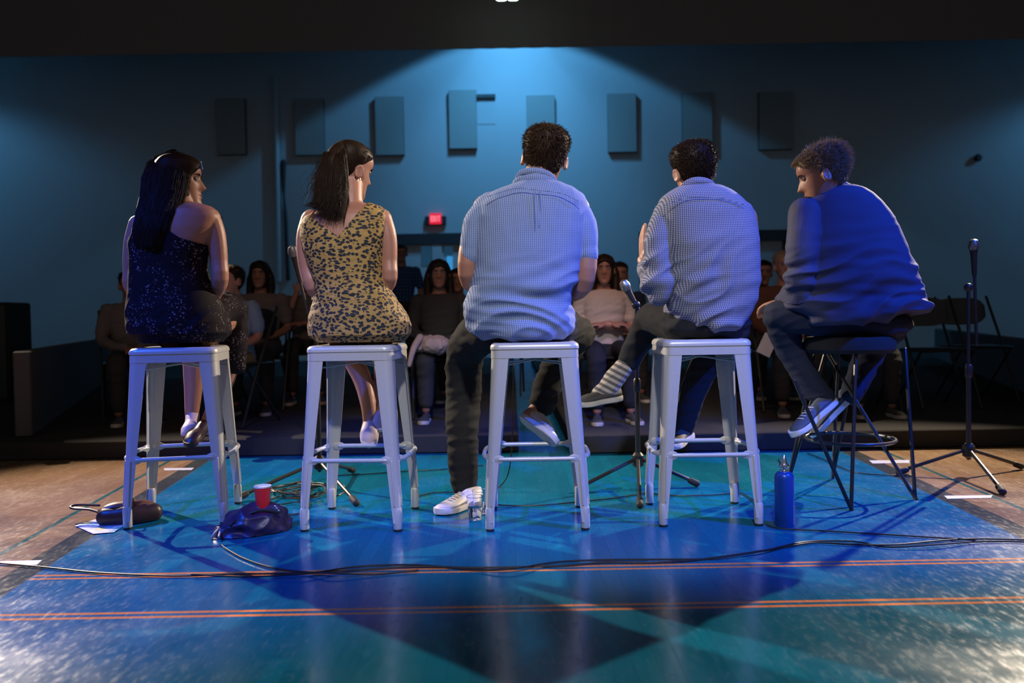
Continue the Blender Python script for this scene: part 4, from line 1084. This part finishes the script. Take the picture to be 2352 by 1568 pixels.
def sitter(label, hx, hy, Y, skin='skin', hair='hair_dark', hairkind='short', top='blackcloth', legs='blackcloth', shoes='grey_shoe',
           yaw=0, sc=1.0, cross=0, standing=False, headyaw=0, pitch=4, arms='lap', chair=None, seed=1, vox=.0075, sleeve=True, feet=True, group='seated audience'):
    """hx, hy: the pixel of the middle of the face; Y: distance down the hall"""
    h = at(hx, hy, Y); z0 = RZ if not standing else 0.0
    sc = (h.z-z0)/(1.63 if standing else 1.20)
    base = Vector((h.x, Y+.0, z0))
    T = Matrix.Translation(base) @ Matrix.Rotation(R_(180+yaw), 4, 'Z') @ Matrix.Scale(sc, 4)
    P = thing('person', tuple(base), label, 'person', group if not standing else None)
    L = lambda x, y, z: T @ Vector((x, y, z))
    q = lambda r: [v*sc for v in r]
    HH = Matrix.Translation(L(0, .02, 1.63 if standing else 1.20)) @ Matrix.Rotation(R_(180+yaw+headyaw), 4, 'Z') @ Matrix.Rotation(R_(-pitch), 4, 'X')
    hs = min(1.0, sc)*1.0; s = (hs, hs, hs)
    if standing: dz = .43
    else: dz = 0
    def tor(b, g, z_hi, z_lo, neck=False):
        rows = [(.50, .165, .115), (.56, .160, .115), (.66, .140, .105), (.78, .155, .115), (.90, .175, .12), (.97, .180, .11), (1.01, .165, .09), (1.045, .10, .065)]
        rr = []
        for z in np.linspace(z_lo, z_hi, 34):
            w = float(np.interp(z, [r[0] for r in rows], [r[1] for r in rows]))+g; d = float(np.interp(z, [r[0] for r in rows], [r[2] for r in rows]))+g
            rr.append([L(w*math.cos(a)*(abs(math.cos(a))**2.4+abs(math.sin(a))**2.4)**(-1/2.4), d*math.sin(a)*(abs(math.cos(a))**2.4+abs(math.sin(a))**2.4)**(-1/2.4)-.01, z+dz) for a in np.linspace(0, 2*math.pi, 40, endpoint=False)])
        b.grid(rr)
    AR = {}
    for sx in (-1, 1):
        if arms == 'lap': AR[sx] = ([(.18, 0, .975), (.215, -.01, .84), (.225, .02, .72), (.14, .20, .66), (.06, .30, .65)], (-.8*sx, .6, -.1))
        elif arms == 'face' and sx == 1: AR[sx] = ([(.18, 0, .975), (.21, .04, .84), (.20, .10, .74), (.14, .16, .92), (.09, .13, 1.06)], (-.4, -.1, 1))
        elif arms == 'down': AR[sx] = ([(.18, 0, .975), (.22, 0, .84), (.235, 0, .70), (.22, .05, .56), (.21, .08, .46)], (0, .2, -1))
        else: AR[sx] = ([(.18, 0, .975), (.215, -.01, .84), (.20, .04, .72), (.08, .17, .74), (-.02, .19, .76)], (-.9*sx, .2, 0))
    b = MB(); add_head(b, HH, s)
    b.tube([L(0, .0, 1.16+dz), L(0, -.01, 1.02+dz)], q([.052, .062]), 14, 1)
    tor(b, -.012, 1.04, .5)
    for sx, (pp, hd_) in AR.items():
        b.tube([L(sx*x, y, z+dz) for x, y, z in pp], q([.046, .042, .038, .032, .026]), 12, 3)
        w = L(sx*pp[-1][0], pp[-1][1], pp[-1][2]+dz); dd = T.to_3x3() @ Vector(hd_)
        add_hand(b, w, dd, sx*1, T.to_3x3() @ (Vector((0, .3, 1)) if abs(hd_[2]) < .9 else Vector((0, -1, 0))), .5, .95*sc)
    if standing: LG = {-1: [(-.09, 0, .95), (-.10, .02, .5), (-.10, 0, .10)], 1: [(.09, 0, .95), (.10, .02, .5), (.10, 0, .10)]}
    else:
        LG = {-1: [(-.10, .02, .54), (-.13, .42, .52), (-.13, .44, .10)], 1: [(.10, .02, .54), (.13, .42, .52), (.13, .44, .10)]}
        if cross: LG[cross] = [(cross*.10, .03, .55), (cross*-.02, .44, .64), (cross*-.30, .58, .36)]
    for sx, pp in LG.items(): b.tube([L(*p) for p in pp], q([.060, .040, .034]), 12, 3)
    b.skin('body', M[skin], P, vox, 3)
    add_face(P, HH, s, hair if hair != 'hair_grey' else 'hair_grey')
    b = MB(); tor(b, .008, 1.035, .50)
    for sx, (pp, _) in AR.items():
        k = 5 if sleeve == 'long' else 3
        pts = [L(sx*x, y, z+dz) for x, y, z in pp][:k]
        if k == 3: pts[2] = pts[1].lerp(pts[2], .35)
        b.tube(pts, q([.062, .058, .052, .046, .036][:k]), 12, 3)
    fo = folds(.3, .006, 18, 4, 1.4, lambda p: 1, seed)
    b.skin('shirt', M[top], P, vox, 3, disp=fo)
    b = MB(); b.ell(L(0, .02, .53+dz), (.175*sc, .15*sc, .085*sc))
    for sx, pp in LG.items():
        pts = [Vector(p) for p in pp]; end = pts[2]+(pts[1]-pts[2])*.14; b.tube([L(*pts[0]), L(*pts[1]), L(*(pts[1].lerp(end, .5))), L(*end)], q([.088, .078, .068, .058]), 14, 3)
    b.skin('trousers', M[legs], P, vox, 3, disp=folds(.2, .005, 16, 4, 1.4, lambda p: 1, seed+2))
    for sx, pp in LG.items():
        p1, p2 = Vector(pp[1]), Vector(pp[2])
        if cross == sx: d = Vector((cross*-.35, .75, -.25)); u = Vector((cross*.3, .3, 1))
        else: d = Vector((sx*.15, 1, 0)); u = Vector((0, 0, 1))
        d = d.normalized(); hh = p2-Vector((0, 0, .085))-d*.06
        if cross != sx: hh.z = 0.0
        shoe('shoe', P, L(*hh), L(*(hh+d*.2)), T.to_3x3() @ u, M[shoes], M['sole'], .27*sc, .046*sc, None, .08*sc)
    if hairkind == 'short': short_hair(P, HH, s, M[hair], (.004, .016), 500, .018, seed)
    elif hairkind == 'beard_hat': short_hair(P, HH, s, M[hair], (.006, .03), 300, .02, seed)
    else:
        b = MB(); add_cap(b, HH, s, (.016, .014), hl1, .003)
        for sx in (-1, 1):
            b.tube([HH @ Vector((sx*.055, -.035, .06)), HH @ Vector((sx*.082, -.03, -.02)), HH @ Vector((sx*.088, -.015, -.11)), HH @ Vector((sx*.085, .02, -.20)), HH @ Vector((sx*.08, .035, -.28))], q([.03, .034, .036, .036, .022]), 14, 4)
        b.tube([HH @ Vector((0, -.06, .04)), HH @ Vector((0, -.085, -.08)), HH @ Vector((0, -.08, -.20))], q([.06, .075, .07]), 16, 3)
        b.skin('hair', M[hair], P, .007, 3, disp=lambda p, n: .004*noise.noise(Vector((p.x*60, p.y*60, p.z*6))))
    if chair and not standing: put_chair(base.x, base.y-.0, R_(180+yaw), chair)
    WORLD.append(P); return P
WORLD = [P1, P2, P3, P4, P5]
K = 'black folding chair under the '
pA1 = sitter('seated man in light blue shirt and khaki trousers, legs crossed, behind the first stool', 535, 645, 5.85, 'skin', 'hair_dark', 'short', 'blue_shirt', 'khaki', 'grey_shoe', yaw=-16, cross=1, chair=K+'man in khaki trousers', seed=11, headyaw=-20)
pA2 = sitter('seated person in a grey t-shirt with dark piled-up hair, left of the leopard dress', 598, 632, 6.9, 'skin_brown', 'hair_black', 'long', 'grey_tee', 'blackcloth', yaw=4, chair=K+'person in the grey t-shirt', seed=12)
pA3 = sitter('seated person with hand near the face, mostly hidden behind the leopard dress', 705, 640, 7.7, 'skin', 'hair_dark', 'short', 'grey_tee', 'blackcloth', yaw=10, arms='face', chair=K+'person hidden by the leopard dress', seed=13)
pA5 = sitter('seated woman in black with dark hair, between the leopard dress and the light blue shirt', 1008, 630, 6.2, 'skin_brown', 'hair_black', 'long', 'blackcloth', 'blackcloth', yaw=6, chair=K+'woman dressed all in black', seed=15, sleeve='long')
pA6 = sitter('dark seated person at the left shoulder of the man in the light blue shirt', 1052, 645, 7.6, 'skin_brown', 'hair_black', 'short', 'darkblue', 'blackcloth', chair=K+'person behind the light blue shirt', seed=16, sleeve='long')
pA7 = sitter('seated woman in a pale pink blouse with long dark hair, arms crossed', 1386, 620, 5.95, 'skin', 'hair_dark', 'long', 'pink_shirt', 'trouser_black', yaw=2, headyaw=-6, arms='crossed', chair=K+'woman in the pale pink blouse', seed=17, vox=.006)
pA8 = sitter('dark seated person just behind the woman in the pale pink blouse', 1422, 632, 7.4, 'skin_brown', 'hair_black', 'short', 'darkblue', 'blackcloth', chair=K+'person behind the pink blouse', seed=18, sleeve='long')
pA9 = sitter('seated older man in a brown sweater, between the fourth and fifth panelists', 1801, 612, 6.2, 'skin', 'hair_grey', 'short', 'brown_sweater', 'blackcloth', yaw=-5, chair=K+'older man in the brown sweater', seed=19, sleeve='long')
pA10 = sitter('seated person holding a hand to the face, behind the brown sweater', 1752, 628, 7.4, 'skin', 'hair_dark', 'short', 'brown_sweater', 'blackcloth', yaw=-5, arms='face', chair=K+'person with a hand to the face', seed=20, sleeve='long')
pA0 = sitter('seated person in a mottled grey top at the left edge of the first panelist', 297, 655, 6.3, 'skin_brown', 'hair_black', 'short', 'grey_tee', 'blackcloth', yaw=28, chair=K+'person in the mottled grey top', seed=21, sleeve='long')
pA11 = sitter('seated person with bare lower legs, hidden behind the man in the navy jacket', 1975, 640, 6.0, 'skin_brown', 'hair_black', 'short', 'darkblue', 'blackcloth', yaw=-8, chair=K+'person with bare lower legs', seed=22)
pA4 = sitter('standing person in a blue checked shirt by the back doors', 922, 583, 11.5, 'skin_brown', 'hair_black', 'short', 'plaid', 'blackcloth', yaw=10, standing=True, arms='down', seed=23, vox=.01)
for px_, Y, lb in ((2150, 6.2, 'empty black folding chair right of the navy jacket'), (1245, 7.8, 'empty black folding chair in the back row by the aisle'), (2240, 6.6, 'empty black folding chair furthest right')):
    p = at(px_, 740, Y); put_chair(p.x, Y, R_(178), lb)
# light cloth in the lap of the woman in black
def lump(name, ctr, r, m, label, cat, seed=0, amp=.02, vox=.007):
    b = MB(); b.ell(ctr, r)
    b.ell(Vector(ctr)+Vector((-r[0]*.7, 0, -r[2]*.1)), (r[0]*.5, r[1]*.8, r[2]*.7))
    o = b.skin(name, m, None, vox, 3, disp=lambda p, n: amp*noise.noise(Vector((p.x*14+seed, p.y*14, p.z*20)))+amp*.5*noise.noise(Vector((p.x*40, p.y*30, p.z*40))))
    tag(o, label, cat); return o
lump('folded_jacket', at(995, 792, 5.78), (.13, .12, .07), M['beige'], 'crumpled beige jacket on the lap of the woman in black', 'jacket', 2)
b = MB(); b.tube([at(965, 775, 5.70), at(950, 800, 5.62), at(940, 838, 5.60)], [.028, .022, .016], 10, 3); o = b.obj('shoulder_strap', M['beige']); tag(o, 'beige strap hanging from the jacket on the lap of the woman in black', 'strap')
# papers on the brown sweater's lap
b = MB(); R3 = Matrix.Rotation(R_(-25), 3, 'X') @ Matrix.Rotation(R_(30), 3, 'Y'); b.box(at(1762, 792, 5.72), (.05, .004, .085), R3); o = b.obj('paper_sheet', M['paper'], None, False); tag(o, 'folded paper sheet on the lap of the man in the brown sweater', 'paper')

# ---------------------------------------------------------------- microphone stands
def mic_stand(label, base, top, feet, mic=True, boom=None, polish='black'):
    base = Vector(base)
    t = thing('microphone_stand', tuple(base), label, 'microphone stand', 'microphone stands')
    top = Vector(top)-base; hub = Vector((0, 0, .13))
    b = MB(); b.tube([(0, 0, .09), (0, 0, top.z*.55)], [.013, .013], 12, 1); b.tube([(0, 0, top.z*.55), (0, 0, top.z)], [.009, .009], 12, 1); b.obj('pole', M['black'], t)
    b = MB(); b.lathe((0, 0, 0), [(.018, .09), (.030, .10), (.030, .15), (.018, .165)], 16); b.obj('hub', M['black'], t)
    b = MB(); b.lathe((0, 0, top.z*.55), [(.014, -.03), (.019, -.02), (.019, .03), (.013, .04)], 14); b.obj('clutch', M['black'], t)
    for f in feet:
        f = Vector(f)-base; b = MB(); b.tube([hub+Vector((f.x, f.y, 0)).normalized()*.02, Vector((f.x*.94, f.y*.94, .028))], [.0095, .0095], 9, 1); lg = b.obj('leg', M['black'], t)
        b = MB(); b.tube([Vector((f.x*.90, f.y*.90, .030)), Vector((f.x, f.y, .018))], [.016, .017], 10, 1); b.obj('rubber_foot', M['rubber'], lg)
    if boom:
        p, q = Vector(boom[0])-base, Vector(boom[1])-base
        b = MB(); b.tube([p, q], [.008, .008], 9, 1); b.ell(top, (.022, .018, .022)); b.obj('boom', M['black'], t); e = q; d = (q-p).normalized()
    else: e = top; d = Vector((0, -.25, 1)).normalized()
    if mic:
        ax = d.to_track_quat('Z', 'Y').to_matrix()
        b = MB(); b.lathe(e, [(.010, -.02), (.012, 0), (.017, .10), (.020, .115)], 16, ax); mm = b.obj('microphone', M['black'], t)
        b = MB(); b.lathe(e, [(.020, .115), (.026, .13), (.027, .145), (.020, .165), (.008, .172)], 16, ax); b.obj('grille', mat('mic_grille', (.25, .25, .26), .35, .8), mm)
    return t
A = fl(735, 1118)
mic_stand('black microphone stand behind the second stool, in front of the woman in leopard dress', A, (A.x, A.y, at(690, 690, A.y).z), [fl(545, 1152), fl(818, 1163), A+Vector((.1, .36, 0))], True,
          (at(712, 740, A.y), at(688, 640, A.y-.03)))
A = fl(1466, 1112)
mic_stand('black microphone stand between the third and fourth stools', A, (A.x, A.y, at(1466, 700, A.y).z), [fl(1328, 1130), fl(1600, 1118), fl(1470, 1168)], True, (at(1480, 738, A.y), at(1466, 712, A.y)))
A = fl(2225, 1090)
mic_stand('black microphone stand with two uprights, far right beyond the navy jacket', A, (A.x, A.y, at(2215, 660, A.y).z), [fl(2303, 1138), fl(2065, 1092), fl(2345, 1078)], True, (at(2243, 790, A.y), at(2238, 625, A.y)))
# the music-stand head of the far-left microphone: cables wound round it
def cable(label, pts, r=.0045, name='cable', sub=5, group='cables on the floor'):
    b = MB(); b.tube(pts, [r]*len(pts), 8, sub); o = b.obj(name, M['cable']); tag(o, label, 'cable', group); return o
def fz(x, y, h=.006): p = fl(x, y, h); return p
rnd = random.Random(4)
cable('long black cable along the front line, running from edge to edge of the floor', [fz(-40, 1290), fz(90, 1301), fz(230, 1315), fz(400, 1322), fz(520, 1318), fz(680, 1316), fz(800, 1310), fz(950, 1301), fz(1080, 1303), fz(1176, 1302), fz(1300, 1298), fz(1400, 1291), fz(1500, 1292), fz(1600, 1285), fz(1700, 1272), fz(1790, 1258), fz(1870, 1246), fz(1960, 1250), fz(2060, 1250), fz(2170, 1240), fz(2260, 1237), fz(2400, 1241)], .0034)
cable('second black cable twisted along the first one on the front floor line', [fz(440, 1318, .014), fz(560, 1324), fz(700, 1317, .014), fz(830, 1300), fz(960, 1297), fz(1090, 1308), fz(1176, 1306, .014), fz(1280, 1290), fz(1400, 1285), fz(1520, 1284), fz(1640, 1282), fz(1750, 1265, .014), fz(1850, 1244), fz(1960, 1243), fz(2040, 1256), fz(2150, 1250, .014), fz(2260, 1243), fz(2400, 1245)], .0032)
cable('thin black cable from the purple backpack to the front line', [fz(508, 1250), fz(520, 1260), fz(560, 1282), fz(620, 1302), fz(690, 1312), fz(760, 1316, .014), fz(860, 1318), fz(960, 1309)], .0030)
cable('thin black cable from behind the blue bottle to the right edge', [fz(1762, 1204), fz(1790, 1213), fz(1900, 1219), fz(2050, 1228), fz(2180, 1236), fz(2240, 1240, .014)], .0030)
cable('black cable crossing the floor behind the third stool', [fz(1490, 1130), fz(1420, 1142), fz(1330, 1152), fz(1240, 1160), fz(1160, 1160), fz(1110, 1152), fz(1085, 1135, .012), fz(1010, 1130), fz(955, 1140)], .0032)
cable('black cable hanging down behind the third stool', [at(1180, 840, 4.0), at(1178, 930, 4.0), at(1176, 1020, 3.98), at(1168, 1085, 3.95), fz(1150, 1115), fz(1110, 1150)], .0032)
cable('black cable on the floor behind the fourth stool', [fz(1480, 1132), fz(1560, 1138), fz(1640, 1136), fz(1700, 1132), fz(1730, 1150), fz(1745, 1175)], .0030)
cable('thin black cable running back over the blue floor towards the risers', [fz(770, 1092), fz(850, 1088), fz(930, 1082), fz(1010, 1078), fz(1110, 1068)], .0030)
loops = []
for i in range(5):
    a0 = rnd.uniform(0, 6); c = fl(690+rnd.uniform(-30, 60), 1118+i*3, .01+.008*i)
    for k in range(8): a = a0+k*.8; loops.append(c+Vector((math.cos(a)*(.10+.01*i), math.sin(a)*.13, .01*math.sin(a*2)+.004*k*0)))
cable('tangle of coiled black cable around the foot of the left microphone stand', loops, .0042)
cable('black cable looping from the purple backpack to the left microphone stand', [fz(650, 1182), fz(690, 1178), fz(712, 1160), fz(700, 1150), fz(640, 1158, .01), fz(610, 1150), fz(640, 1140), fz(690, 1128)], .0030)
cable('thin cable on the floor between the black stool and the right microphone stand', [fz(1855, 1040), fz(1900, 1058), fz(1960, 1083), fz(2040, 1091), fz(2100, 1090)], .0030)

# ---------------------------------------------------------------- things on the floor
# red cup on the backpack
def bag():
    c = fl(575, 1232); t = thing('backpack', (c.x, c.y, 0), 'dark purple nylon backpack slumped on the floor right of the first stool', 'backpack')
    L = lambda px_, py_, dy, z=None: at(px_, py_, c.y+dy)-c
    b = MB()
    b.tube([L(520, 1226, .03), L(560, 1212, .06), L(610, 1205, .10), L(640, 1205, .14)], [.052, .088, .088, .055], 18, 4, flat=(0, 0, 1), fk=.95)
    b.tube([L(500, 1240, 0), L(560, 1232, .02), L(640, 1222, .08)], [.026, .045, .04], 14, 3)
    b.tube([L(545, 1195, .08), L(600, 1180, .10), L(640, 1182, .12)], [.045, .05, .035], 14, 3)
    def dd(p, n):
        q = p; w = noise.noise(Vector((q.x*7, q.y*7, q.z*7)))
        return .014*(1-2.2*abs(noise.noise(Vector((q.x*9-q.z*12, q.y*8, q.z*16+q.x*6+w)))))-.004
    o = b.skin('bag', M['purple'], t, .0065, 3, disp=dd)
    lo = min(v.co.z for v in o.data.vertices)
    for v in o.data.vertices: v.co.z = max(v.co.z, .002)
    b = MB(); b.tube([L(495, 1242, -.02)+Vector((0, 0, .0)), L(486, 1236, -.04), L(495, 1222, -.03), L(505, 1215, .0), L(503, 1232, -.05)], [.005]*5, 8, 4); b.obj('cord_lock', M['sole'], t)
    b = MB(); b.tube([L(530, 1205, -.02), L(560, 1185, .02), L(600, 1172, .04), L(640, 1176, .06)], [.006]*4, 8, 4); b.obj('zip_edge', M['black'], t)
    for k in range(3): b = MB(); b.ell(L(632+k*4, 1162+k*5, .06), (.005, .005, .005)); b.obj('zip_pull', M['chrome'], t)
    return t
bag()
c = at(604, 1165, fl(575, 1232).y+.10); pc = at(604, 1164, c.y)
t = thing('paper_cup', (pc.x, pc.y, pc.z-.008), 'red paper cup with a white rim standing on the purple backpack', 'cup')
b = MB(); b.lathe((0, 0, 0), [(.026, .0), (.0265, .003), (.034, .093), (.0325, .093), (.025, .006), (.001, .005)], 32); b.obj('cup_wall', M['red_plastic'], t)
b = MB(); b.lathe((0, 0, 0), [(.0335, .090), (.0355, .092), (.0355, .097), (.0322, .097), (.0275, .055), (.0300, .085)], 32); b.obj('rim', M['white_plastic'], t)
# clear cups by the middle stool
def clear_cup(px_, py_, label, lvl, z=0):
    p = fl(px_, py_); t = thing('plastic_cup', (p.x, p.y, z), label, 'cup', 'clear plastic cups')
    b = MB(); b.lathe((0, 0, 0), [(.001, .001), (.026, .001), (.0275, .004), (.036, .098), (.0375, .100), (.0365, .102), (.0345, .098), (.0262, .006), (.001, .005)], 36); b.obj('cup_wall', M['clear'], t)
    if lvl: b = MB(); b.lathe((0, 0, 0), [(.001, .0062), (.0258, .0064), (.0258+lvl*.09, lvl), (.001, lvl)], 36); b.obj('water', M['water'], t)
    return t
clear_cup(1092, 1193, 'clear plastic cup of water on the floor left of the middle stool', .055)
clear_cup(1104, 1178, 'empty clear plastic cup standing just behind the cup of water', 0)
# blue bottle
p = fl(1802, 1207)
t = thing('water_bottle', (p.x, p.y, 0), 'tall blue metal water bottle with a pointed steel cap right of the fourth stool', 'bottle')
b = MB(); b.lathe((0, 0, 0), [(.001, 0), (.036, 0), (.038, .004), (.038, .195), (.036, .208), (.028, .218), (.018, .222)], 36); b.obj('bottle_body', M['bottle'], t)
b = MB(); b.lathe((0, 0, 0), [(.018, .221), (.018, .226), (.011, .228), (.011, .236), (.017, .238), (.020, .242), (.019, .250)], 28); b.obj('neck', M['chrome'], t)
b = MB(); b.lathe((0, 0, 0), [(.017, .246), (.012, .256), (.011, .262), (.0055, .285), (.001, .290)], 28); b.obj('cap', M['chrome'], t)
b = MB(); b.tube([(-.012, 0, .25), (-.020, 0, .262), (-.022, 0, .27)], [.003, .003, .002], 8, 3); b.obj('cap_loop', M['black'], t)
# handbag
c = fl(295, 1208)
t = thing('handbag', (c.x, c.y, 0), 'brown leather handbag with a shiny flap lying behind the first stool\'s left foot', 'handbag')
L = lambda px_, py_, dy: at(px_, py_, c.y+dy)-c
b = MB(); b.tube([L(245, 1188, .02), L(300, 1186, .05), L(348, 1178, .10)], [.042, .056, .046], 20, 4, flat=(0, 1, 0), fk=.8)
b.skin('bag', M['dark_leather'], t, .006, 4, disp=lambda p, n: .004*noise.noise(p*14))
b = MB(); b.tube([L(238, 1172, .03), L(262, 1163, .05), L(310, 1157, .08), L(340, 1156, .11)], [.024, .034, .036, .024], 16, 4, flat=(0, 0, 1), fk=.55); b.obj('flap', M['brown_leather'], t)
for i, dy in enumerate((0, .05)):
    b = MB(); b.tube([L(232, 1178, .02+dy)+Vector((0, 0, 0)), L(205, 1170, .04+dy), L(172, 1168-i*2, .05+dy), L(162, 1164, .06+dy), L(180, 1159, .08+dy), L(228, 1160, .06+dy)], [.0055]*6, 8, 4); b.obj('strap', M['dark_leather'], t)
b = MB(); b.tube([L(290, 1165, .0), L(296, 1150, .02), L(300, 1143, .05), L(308, 1150, .10)], [.005]*4, 8, 4); b.obj('handle', M['dark_leather'], t)
for v in t.children[0].data.vertices: v.co.z = max(v.co.z, .003)
# leaflet under it
def flat_poly(name, pix, m, label, cat, z=.002, group=None, th=.0012):
    P = [fl(x, y, z) for x, y in pix]; c = sum(P, Vector())/len(P); b = MB()
    b.grid([[p-c for p in P], [p-c+Vector((0, 0, th)) for p in P]]); o = b.obj(name, m, None, False); o.location = c; tag(o, label, cat, group); return o
flat_poly('leaflet', [(172, 1207), (228, 1190), (300, 1196), (262, 1222), (214, 1226)], M['magazine'], 'glossy printed leaflet on the floor under the brown handbag', 'leaflet', .003)
TG = 'white tape marks on the floor'
flat_poly('floor_tape', [(-20, 1289), (97, 1286), (84, 1297), (-20, 1298)], M['tape'], 'pale strip of tape at the left edge of the floor', 'tape', .0012, TG, .0004)
flat_poly('floor_tape', [(376, 1075), (446, 1074), (440, 1079), (378, 1080)], M['tape'], 'pale strip of tape on the wood seen through the first stool', 'tape', .0012, TG, .0004)
flat_poly('floor_tape', [(1996, 1057), (2088, 1056), (2090, 1063), (2004, 1064)], M['tape'], 'pale strip of tape on the wood nearer the black stool', 'tape', .0012, TG, .0004)
flat_poly('floor_tape', [(2168, 1138), (2280, 1137), (2276, 1143), (2176, 1145)], M['tape'], 'pale strip of tape on the wood under the right microphone stand', 'tape', .0012, TG, .0004)
# loudspeaker at the left edge
p0, p1 = at(-70, 695, 8.0), at(20, 802, 8.0)
t = thing('loudspeaker', ((p0.x+p1.x)/2, 8.2, RZ), 'black loudspeaker box standing at the far left edge', 'loudspeaker')
w = (p1.x-p0.x)/2; hh = (p0.z-RZ)/2
b = MB(); b.box((0, 0, hh), (w, .2, hh), None, .015); b.obj('cabinet', M['blackcloth'], t)
b = MB(); b.box((0, -.205, hh), (w-.02, .006, hh-.03), None, .004); b.obj('grille', M['black'], t)

# children of people are modelled in hall coordinates: cancel the person's own offset once
for P in WORLD:
    for ch in P.children: ch.matrix_parent_inverse = Matrix.Translation(-P.location)
